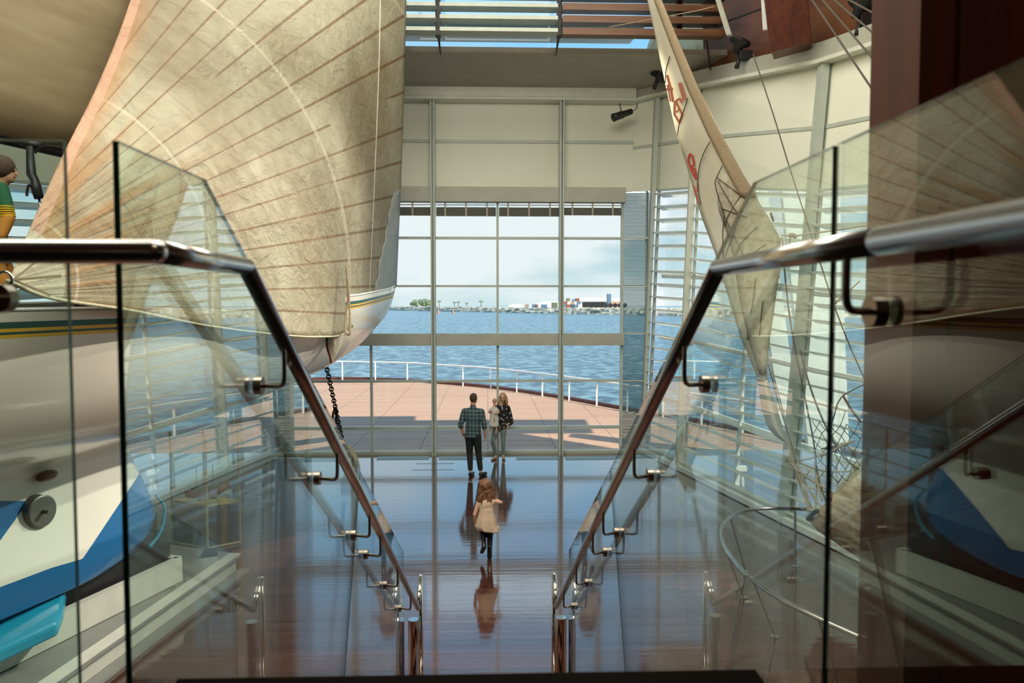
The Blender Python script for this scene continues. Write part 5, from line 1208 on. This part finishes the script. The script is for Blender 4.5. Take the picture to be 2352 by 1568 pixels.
# ---- man, seen from behind
base = atz(1087, 1093); base.z = 0
man = empty('person', base, 'man in a dark green plaid shirt and cropped black trousers, back to the stair', 'person')
P, R = frame(base, math.radians(-12))
s = 1.0
hd = P(0.005, 0.02, 1.70)
b = MB()
head(b, P, R, hd, 1.0)
tcap(b, P(0, -0.01, 1.48), P(0, 0.005, 1.62), 0.062, 0.055)
b.ball(P(0, 0, 1.30), 0.17, 16, 12, sc=(1.0, 0.60, 1.15), rot=R); b.ball(P(0, 0, 1.05), 0.15, 16, 12, sc=(1.0, 0.66, 1.2), rot=R); b.ball(P(0, -0.01, 0.92), 0.155, 16, 12, sc=(1.05, 0.7, 0.8), rot=R)
sh = [P(-0.19, -0.005, 1.42), P(0.19, -0.005, 1.42)]; el = [P(-0.275, -0.04, 1.13), P(0.255, -0.03, 1.13)]; wr = [P(-0.215, 0.02, 0.90), P(0.265, 0.03, 0.88)]
hp = [P(-0.085, 0, 0.90), P(0.085, 0, 0.90)]; kn = [P(-0.085, 0.03, 0.50), P(0.11, 0.04, 0.51)]; an = [P(-0.055, -0.03, 0.085), P(0.17, 0.0, 0.085)]
for k_ in (0, 1):
    tcap(b, sh[k_], el[k_], 0.058, 0.043); tcap(b, el[k_], wr[k_], 0.042, 0.028); tcap(b, hp[k_], kn[k_], 0.085, 0.055); tcap(b, kn[k_], an[k_], 0.055, 0.036)
    tcap(b, P(0, 0, 1.42), sh[k_], 0.085, 0.06)
    hand(b, wr[k_], (wr[k_]-el[k_]), R @ Vector((0, 1, 0)), R @ Vector((1 if k_ == 0 else -1, 0.3, 0)), 0.95, 0.6)
toe = [an[0] + R @ Vector((0.02, 0.17, -0.055)), an[1] + R @ Vector((0.075, 0.16, -0.055))]
for k_ in (0, 1): tcap(b, an[k_]+Vector((0,0,-0.045)), toe[k_], 0.036, 0.028)
fuse(b, 'body', M['skin_tan'], man)
b = MB()
b.ball(P(0, 0, 1.30), 0.19, 18, 14, sc=(1.0, 0.66, 1.12), rot=R); b.ball(P(0, -0.005, 1.08), 0.178, 18, 14, sc=(1.0, 0.70, 1.1), rot=R)
for k_ in (0, 1):
    tcap(b, P(0, -0.005, 1.425), sh[k_], 0.088, 0.072); tcap(b, sh[k_], el[k_], 0.073, 0.062); tcap(b, el[k_], el[k_].lerp(wr[k_], 0.18), 0.062, 0.056)
b.tube([P(0, 0, 1.15), P(0, 0, 1.0), P(0, -0.005, 0.86)], [0.165, 0.172, 0.178], 20)
for v in b.v[-60:]: v.y = base.y + (v.y-base.y)*0.72
tcap(b, P(0, -0.01, 1.46), P(0, -0.01, 1.53), 0.078, 0.068)
fuse(b, 'plaid_shirt', M['plaid'], man)
b = MB(); b.ball(P(0, -0.005, 0.90), 0.165, 16, 12, sc=(1.05, 0.72, 0.8), rot=R)
for k_ in (0, 1):
    tcap(b, hp[k_], kn[k_], 0.098, 0.072); tcap(b, kn[k_], kn[k_].lerp(an[k_], 0.80), 0.070, 0.056)
fuse(b, 'trousers', M['trouser'], man)
for k_ in (0, 1):
    b = MB(); a_ = an[k_]; tcap(b, Vector((a_.x, a_.y, 0.046)), Vector((toe[k_].x, toe[k_].y, 0.036)), 0.046, 0.036); tcap(b, Vector((a_.x, a_.y, 0.05))-(R @ Vector((0,0.03,0))), Vector((a_.x, a_.y, 0.055)), 0.045, 0.045)
    o = fuse(b, 'shoe', M['shoe'], man, 0.008, 2)
b = MB(); b.ball(hd+R @ Vector((0, -0.014, 0.035)), 0.105, 20, 14, sc=(0.80, 0.95, 0.90), rot=R); b.ball(hd+R @ Vector((0, 0.02, 0.085)), 0.065, 14, 10, sc=(1, 1.1, 0.6), rot=R); b.ball(hd+R @ Vector((0, -0.05, -0.01)), 0.065, 14, 10, sc=(1, 0.7, 1.0), rot=R)
fuse(b, 'hair', M['hair_dark'], man, 0.009, 2)
b = MB(); b.ball(hd+R @ Vector((0, 0.045, -0.065)), 0.058, 14, 10, sc=(1.05, 0.95, 0.85), rot=R); b.build('beard', M['hair_dark'], man, smooth=True)
b = MB(); w_ = wr[0]; d = (wr[0]-el[0]).normalized(); b.tube([w_-d*0.025, w_-d*0.005], 0.034, 14); b.build('watch', M['black'], man)

# ---- woman with a baby on her hip, facing the stair
base = atz(1146, 1054); base.z = 0
wom = empty('person', base, 'woman in a black floral blouse and grey leggings carrying a baby on her hip', 'person')
P, R = frame(base, math.radians(195))     # local x now points to picture left
hd = P(-0.09, 0.03, 1.50); Rh = rotz(math.radians(175))
b = MB(); head(b, P, Rh, hd, 0.93)
tcap(b, P(-0.05, 0, 1.30), P(-0.08, 0.02, 1.43), 0.05, 0.045)
b.ball(P(-0.06, 0, 1.15), 0.145, 16, 12, sc=(1.0, 0.62, 1.15), rot=R); b.ball(P(-0.05, 0, 0.95), 0.13, 16, 12, sc=(1.0, 0.7, 1.1), rot=R); b.ball(P(-0.03, -0.01, 0.82), 0.15, 16, 12, sc=(1.1, 0.75, 0.8), rot=R)
sh = [P(0.09, 0, 1.26), P(-0.21, 0, 1.25)]; el = [P(0.12, 0.09, 1.02), P(-0.27, -0.02, 1.00)]; wr = [P(0.18, 0.24, 1.03), P(-0.20, 0.08, 0.83)]
hp = [P(0.05, 0, 0.80), P(-0.11, 0, 0.80)]; kn = [P(0.165, 0.04, 0.46), P(-0.10, 0.03, 0.46)]; an = [P(0.075, -0.02, 0.075), P(-0.11, 0.0, 0.075)]
for k_ in (0, 1):
    tcap(b, P(-0.06, 0, 1.25), sh[k_], 0.07, 0.05); tcap(b, sh[k_], el[k_], 0.047, 0.037); tcap(b, el[k_], wr[k_], 0.036, 0.024); tcap(b, hp[k_], kn[k_], 0.080, 0.052); tcap(b, kn[k_], an[k_], 0.052, 0.032)
    hand(b, wr[k_], (wr[k_]-el[k_]), R @ Vector((0, 0.2, 1)), R @ Vector((-1 if k_ == 0 else 1, 0.6, 0)), 0.85, 0.7)
toe = [an[0] + R @ Vector((0.13, 0.13, -0.045)), an[1] + R @ Vector((0.02, 0.17, -0.045))]
for k_ in (0, 1): tcap(b, an[k_]+Vector((0,0,-0.035)), toe[k_], 0.033, 0.024)
fuse(b, 'body', M['skin'], wom)
face_parts(wom, Rh, hd, 0.93)
b = MB()
b.ball(P(-0.06, 0, 1.14), 0.170, 18, 14, sc=(1.0, 0.68, 1.10), rot=R)
for k_ in (0, 1):
    tcap(b, P(-0.06, 0, 1.25), sh[k_], 0.078, 0.066); tcap(b, sh[k_], el[k_], 0.075, 0.085)
tcap(b, P(-0.25, -0.02, 1.08), P(-0.27, 0.0, 0.90), 0.09, 0.10); tcap(b, P(-0.27, 0.0, 0.92), P(-0.23, 0.02, 0.84), 0.10, 0.045)
b.ball(P(-0.05, 0, 0.96), 0.185, 18, 14, sc=(1.0, 0.70, 0.95), rot=R); b.ball(P(-0.03, 0, 0.82), 0.175, 18, 14, sc=(1.05, 0.75, 0.70), rot=R)
fuse(b, 'floral_blouse', M['floral'], wom, 0.010, 5)
b = MB(); b.ball(P(-0.03, -0.01, 0.78), 0.150, 16, 12, sc=(1.08, 0.75, 0.75), rot=R)
for k_ in (0, 1): tcap(b, hp[k_], kn[k_], 0.086, 0.058); tcap(b, kn[k_], kn[k_].lerp(an[k_], 0.88), 0.058, 0.038)
fuse(b, 'leggings', M['legging'], wom)
for k_ in (0, 1):
    b = MB(); a_ = an[k_]; tcap(b, Vector((a_.x, a_.y, 0.036)), Vector((toe[k_].x, toe[k_].y, 0.028)), 0.036, 0.028); fuse(b, 'shoe', M['tanshoe'], wom, 0.007, 2)
b = MB()
b.ball(hd+Rh @ Vector((0, -0.022, 0.035)), 0.102, 20, 14, sc=(0.86, 0.92, 0.92), rot=Rh)
for k_ in range(9):
    a_ = math.radians(-200+k_*27.5); c0 = hd + Rh @ Vector((0.080*math.cos(a_), -0.03+0.06*math.sin(a_), 0.02)); c1 = c0 + Rh @ Vector((0.02*math.cos(a_), 0.01*math.sin(a_), -0.12)); c2 = c1 + Rh @ Vector((0.015*math.cos(a_+k_), -0.01, -0.09))
    b.tube([c0, c1, c2], [0.030, 0.034, 0.016], 8); b.ball(c0, .03, 8, 6); b.ball(c2, .016, 8, 6)
fuse(b, 'hair', M['hair_blond'], wom, 0.009, 2)

# ---- baby
bb_ = P(0.16, 0.13, 0.95)
bab = empty('baby', bb_, 'bald-headed baby in a pale dress held at the left shoulder of the woman', 'baby')
Rb = rotz(math.radians(170)); hb = P(0.135, 0.10, 1.435)
b = MB(); head(b, P, Rb, hb, 0.66)
def Q(x, y, z): return bb_ + Rb @ Vector((x, y, z))
tcap(b, Q(0, -0.01, 0.33), hb+Vector((0, 0, -0.04)), 0.032, 0.03); b.ball(Q(0, 0, 0.25), 0.085, 14, 10, sc=(1, .8, 1.1)); b.ball(Q(0, 0, 0.12), 0.088, 14, 10, sc=(1, .85, 1.1))
for sx, hz in ((1, 0.20), (-1, 0.14)):
    tcap(b, Q(sx*0.07, 0, 0.31), Q(sx*0.11, 0.05, 0.22), 0.027, 0.024); tcap(b, Q(sx*0.11, 0.05, 0.22), Q(sx*0.06, 0.12, hz+0.06), 0.023, 0.017)
    hand(b, Q(sx*0.06, 0.12, hz+0.06), Rb @ Vector((-sx*0.4, 0.5, 0.4)), Vector((0, 0, 1)), Rb @ Vector((-sx, 0, 0)), 0.45, 0.6)
    tcap(b, Q(sx*0.05, 0, 0.06), Q(sx*0.075, 0.06, -0.10), 0.045, 0.034); tcap(b, Q(sx*0.075, 0.06, -0.10), Q(sx*0.06, 0.03, -0.24), 0.033, 0.023); tcap(b, Q(sx*0.06, 0.03, -0.25), Q(sx*0.065, 0.09, -0.27), 0.022, 0.018)
fuse(b, 'body', M['skin'], bab, 0.007, 3); face_parts(bab, Rb, hb, 0.66)
b = MB(); b.ball(Q(0, 0, 0.25), 0.10, 14, 10, sc=(1, .85, 1.05)); b.tube([Q(0, 0, 0.25), Q(0, 0, 0.10), Q(0, 0.02, -0.10)], [0.09, 0.105, 0.125], 16); b.ball(Q(0, 0.02, -0.10), 0.125, 14, 10, sc=(1, 1, .3))
for sx in (1, -1): tcap(b, Q(sx*0.05, 0, 0.30), Q(sx*0.09, 0.03, 0.26), 0.045, 0.042)
fuse(b, 'dress', M['babywear'], bab, 0.008, 3)

# ---- little girl running away from the stair
base = atz(1119, 1284); base.z = 0
girl = empty('person', base, 'little girl with long curly brown hair and cream dress running across the shiny floor', 'person')
P, R = frame(base, math.radians(4))
hd = P(-0.02, 0.06, 1.07)
b = MB(); head(b, P, R, hd, 0.86)
tcap(b, P(-0.02, 0.03, 0.90), P(-0.02, 0.05, 1.0), 0.038, 0.036); b.ball(P(-0.02, 0.02, 0.80), 0.105, 14, 10, sc=(1, .7, 1.15)); b.ball(P(-0.01, 0.0, 0.66), 0.10, 14, 10, sc=(1, .75, 1.1))
sh = [P(-0.12, 0.02, 0.86), P(0.09, 0.02, 0.86)]; el = [P(-0.185, -0.03, 0.68), P(0.205, 0.01, 0.84)]; wr = [P(-0.175, 0.03, 0.55), P(0.08, 0.12, 0.88)]
hp = [P(-0.05, 0, 0.58), P(0.055, 0, 0.58)]; kn = [P(-0.055, 0.08, 0.36), P(0.045, 0.06, 0.33)]; an = [P(-0.05, -0.10, 0.22), P(0.035, -0.01, 0.09)]
for k_ in (0, 1):
    tcap(b, P(-0.015, 0.02, 0.86), sh[k_], 0.048, 0.036); tcap(b, sh[k_], el[k_], 0.034, 0.028); tcap(b, el[k_], wr[k_], 0.027, 0.019); tcap(b, hp[k_], kn[k_], 0.062, 0.044); tcap(b, kn[k_], an[k_], 0.042, 0.028)
    hand(b, wr[k_], (wr[k_]-el[k_]), R @ Vector((0.2, 0.7, 0.5)), R @ Vector((1 if k_ == 0 else -1, 0.3, 0)), 0.62, 0.8)
tcap(b, an[0]+Vector((0,0.0,-0.01)), an[0]+R @ Vector((-0.03, 0.07, -0.09)), 0.028, 0.022); tcap(b, an[1]+Vector((0,0,-0.04)), an[1]+R @ Vector((0.0, 0.12, -0.055)), 0.028, 0.024)
fuse(b, 'body', M['skin'], girl, 0.008)
b = MB(); b.ball(P(-0.02, 0.02, 0.80), 0.118, 16, 12, sc=(1, .74, 1.1)); tcap(b, P(-0.09, 0.02, 0.86), P(-0.12, 0.02, 0.84), 0.045, 0.045); tcap(b, P(0.05, 0.02, 0.86), P(0.09, 0.02, 0.85), 0.045, 0.045)
n_ = 32; rws = []
for (z, rx, ry) in ((0.76, 0.105, 0.085), (0.70, 0.115, 0.095), (0.60, 0.145, 0.125), (0.50, 0.165, 0.145), (0.445, 0.170, 0.150), (0.430, 0.155, 0.14)):
    rws.append([P(-0.01+(0.03 if z < .5 else 0)+(rx+0.012*math.sin(6*t_)*(0.76-z)/0.3)*math.cos(t_), 0.01+(ry+0.012*math.sin(6*t_+1)*(0.76-z)/0.3)*math.sin(t_), z+0.015*math.sin(t_*2)*(z < .5)) for t_ in [2*PI*i/n_ for i in range(n_+1)]])
b.grid(rws); k0 = len(b.v); b.add([rws[0][i] for i in range(n_)], [tuple(range(n_))]); b.add([rws[-1][i] for i in range(n_)], [tuple(range(n_))])
fuse(b, 'dress', M['dress'], girl, 0.009, 3)
b = MB()
for k_ in (0, 1): tcap(b, hp[k_], kn[k_], 0.066, 0.047); tcap(b, kn[k_], kn[k_].lerp(an[k_], 0.8), 0.046, 0.034)
b.ball(P(0, 0, 0.56), 0.09, 12, 10, sc=(1.1, .8, .7)); fuse(b, 'tights', M['tights'], girl, 0.008)
for k_ in (0, 1):
    b = MB(); a_ = an[k_]
    tcap(b, kn[k_].lerp(a_, 0.62), a_, 0.040, 0.037)
    if k_ == 0: tcap(b, a_, a_+R @ Vector((-0.03, 0.08, -0.10)), 0.038, 0.030)
    else: tcap(b, Vector((a_.x, a_.y, 0.038)), Vector((a_.x, a_.y+0.12, 0.034)), 0.038, 0.033); tcap(b, a_, Vector((a_.x, a_.y, 0.04)), 0.038, 0.036)
    fuse(b, 'boot', M['boot'], girl, 0.007, 2)
b = MB(); b.ball(hd+R @ Vector((0, -0.02, 0.03)), 0.098, 18, 14, sc=(0.98, 0.98, 0.95))
for k_ in range(26):
    a_ = math.radians(178+rnd.uniform(0, 184)); rr = rnd.uniform(0.055, 0.098)
    c0 = hd + R @ Vector((rr*math.cos(a_), rr*0.7*math.sin(a_)-0.01, 0.02)); pts = []
    for q in range(7): pts.append(c0 + R @ Vector((0.028*math.cos(a_)*q/3+0.012*math.sin(q*2.1+k_), -0.012*q/3+0.012*math.cos(q*2.1+k_), -0.042*q*rnd.uniform(0.85, 1.05))))
    b.tube(pts, [0.020, 0.024, 0.024, 0.022, 0.020, 0.017, 0.010], 7); b.ball(pts[0], 0.02, 7, 5); b.ball(pts[-1], 0.01, 7, 5)
fuse(b, 'hair', M['hair_curl'], girl, 0.008, 1)
b = MB(); b.ball(hd+R @ Vector((-0.07, 0.02, 0.075)), 0.02, 10, 8, sc=(1, .6, 1)); b.build('hair_bow', M['lips'], girl, smooth=True)

# ---- sailor figure on the yacht, cut by the left edge
bz = 3.66; c = at(-14, 480, 7.0)
base = Vector((c.x, c.y, bz))
sl = empty('person', base, 'brown-haired figure in green jersey with yellow sleeve stripes at far left on the yacht', 'person')
P, R = frame(base, math.radians(-75))
hd = at(10, 392, 7.0)
def W(px, py, D=7.0): return at(px, py, D)
b = MB(); head(b, P, R, hd, 1.0)
tcap(b, W(-6, 440), hd+Vector((0,0,-0.05)), 0.06, 0.055); b.ball(W(-22, 480), 0.17, 14, 12, sc=(0.75, 1.0, 1.2)); b.ball(W(-30, 545), 0.16, 14, 12, sc=(0.75, 1.0, 1.2)); b.ball(W(-24, 590), 0.16, 14, 12)
tcap(b, W(2, 440, 6.85), W(16, 495, 6.8), 0.055, 0.045); tcap(b, W(16, 495, 6.8), W(0, 545, 6.75), 0.042, 0.03); hand(b, W(0, 545, 6.75), Vector((-0.4, 0, -1)), Vector((1, 0, 0)), Vector((0, 1, 0)), 0.95, 0.7)
tcap(b, W(-40, 445, 7.2), W(-45, 510, 7.2), 0.055, 0.045); tcap(b, W(-45, 510, 7.2), W(-25, 560, 7.15), 0.042, 0.03); hand(b, W(-25, 560, 7.15), Vector((0.3, 0, -1)), Vector((1, 0, 0)), Vector((0, 1, 0)), 0.95, 0.7)
for dx in (-0.1, 0.1): tcap(b, P(dx, -0.02, 0.55), P(dx, 0.08, 0.30), 0.08, 0.055); tcap(b, P(dx, 0.08, 0.30), P(dx, 0.0, 0.06), 0.055, 0.038); tcap(b, P(dx, 0.0, 0.04), P(dx, 0.16, 0.03), 0.036, 0.028)
tcap(b, W(-24, 590), P(0, 0, 0.55), 0.14, 0.12)
fuse(b, 'body', M['skin_tan'], sl, 0.012); face_parts(sl, R, hd, 1.0)
b = MB(); b.ball(W(-20, 480), 0.19, 16, 12, sc=(0.78, 1.05, 1.2)); b.ball(W(-28, 540), 0.18, 16, 12, sc=(0.78, 1.05, 1.1)); tcap(b, W(0, 436, 6.86), W(14, 480, 6.8), 0.075, 0.065); tcap(b, W(-40, 440, 7.2), W(-45, 500, 7.2), 0.075, 0.06); tcap(b, W(-8, 436), W(-6, 428), 0.09, 0.07)
fuse(b, 'jersey', M['rugby_green'], sl, 0.012)
for i in range(5):
    t0 = i/5; p0 = W(10.5+i*1.2, 474+i*5.2, 6.8); p1 = W(10.8+i*1.2, 476.6+i*5.2, 6.8); b = MB(); b.tube([p0, p1], 0.072, 16); b.build('sleeve_stripe', M['yellow'], sl)
b = MB(); tcap(b, W(17, 500, 6.79), W(4, 540, 6.75), 0.062, 0.045); fuse(b, 'orange_sleeve', M['orange'], sl, 0.012)
b = MB(); b.tube([W(-24, 585), P(0, 0, 0.55)], [0.17, 0.15], 16); 
for dx in (-0.1, 0.1): tcap(b, P(dx, -0.02, 0.55), P(dx, 0.08, 0.30), 0.09, 0.075); tcap(b, P(dx, 0.08, 0.30), P(dx, 0.0, 0.12), 0.075, 0.06)
fuse(b, 'trousers', M['orange'], sl, 0.012)
b = MB(); b.ball(hd+R @ Vector((0, -0.018, 0.03)), 0.118, 18, 14, sc=(0.9, 0.98, 0.95)); 
for k_ in range(18): a_ = rnd.uniform(0, 2*PI); b.ball(hd+R @ Vector((0.085*math.cos(a_), -0.02+0.08*math.sin(a_)-0.01, rnd.uniform(0.0, 0.09))), 0.03, 8, 6)
fuse(b, 'hair', M['hair_dark'], sl, 0.01, 1)
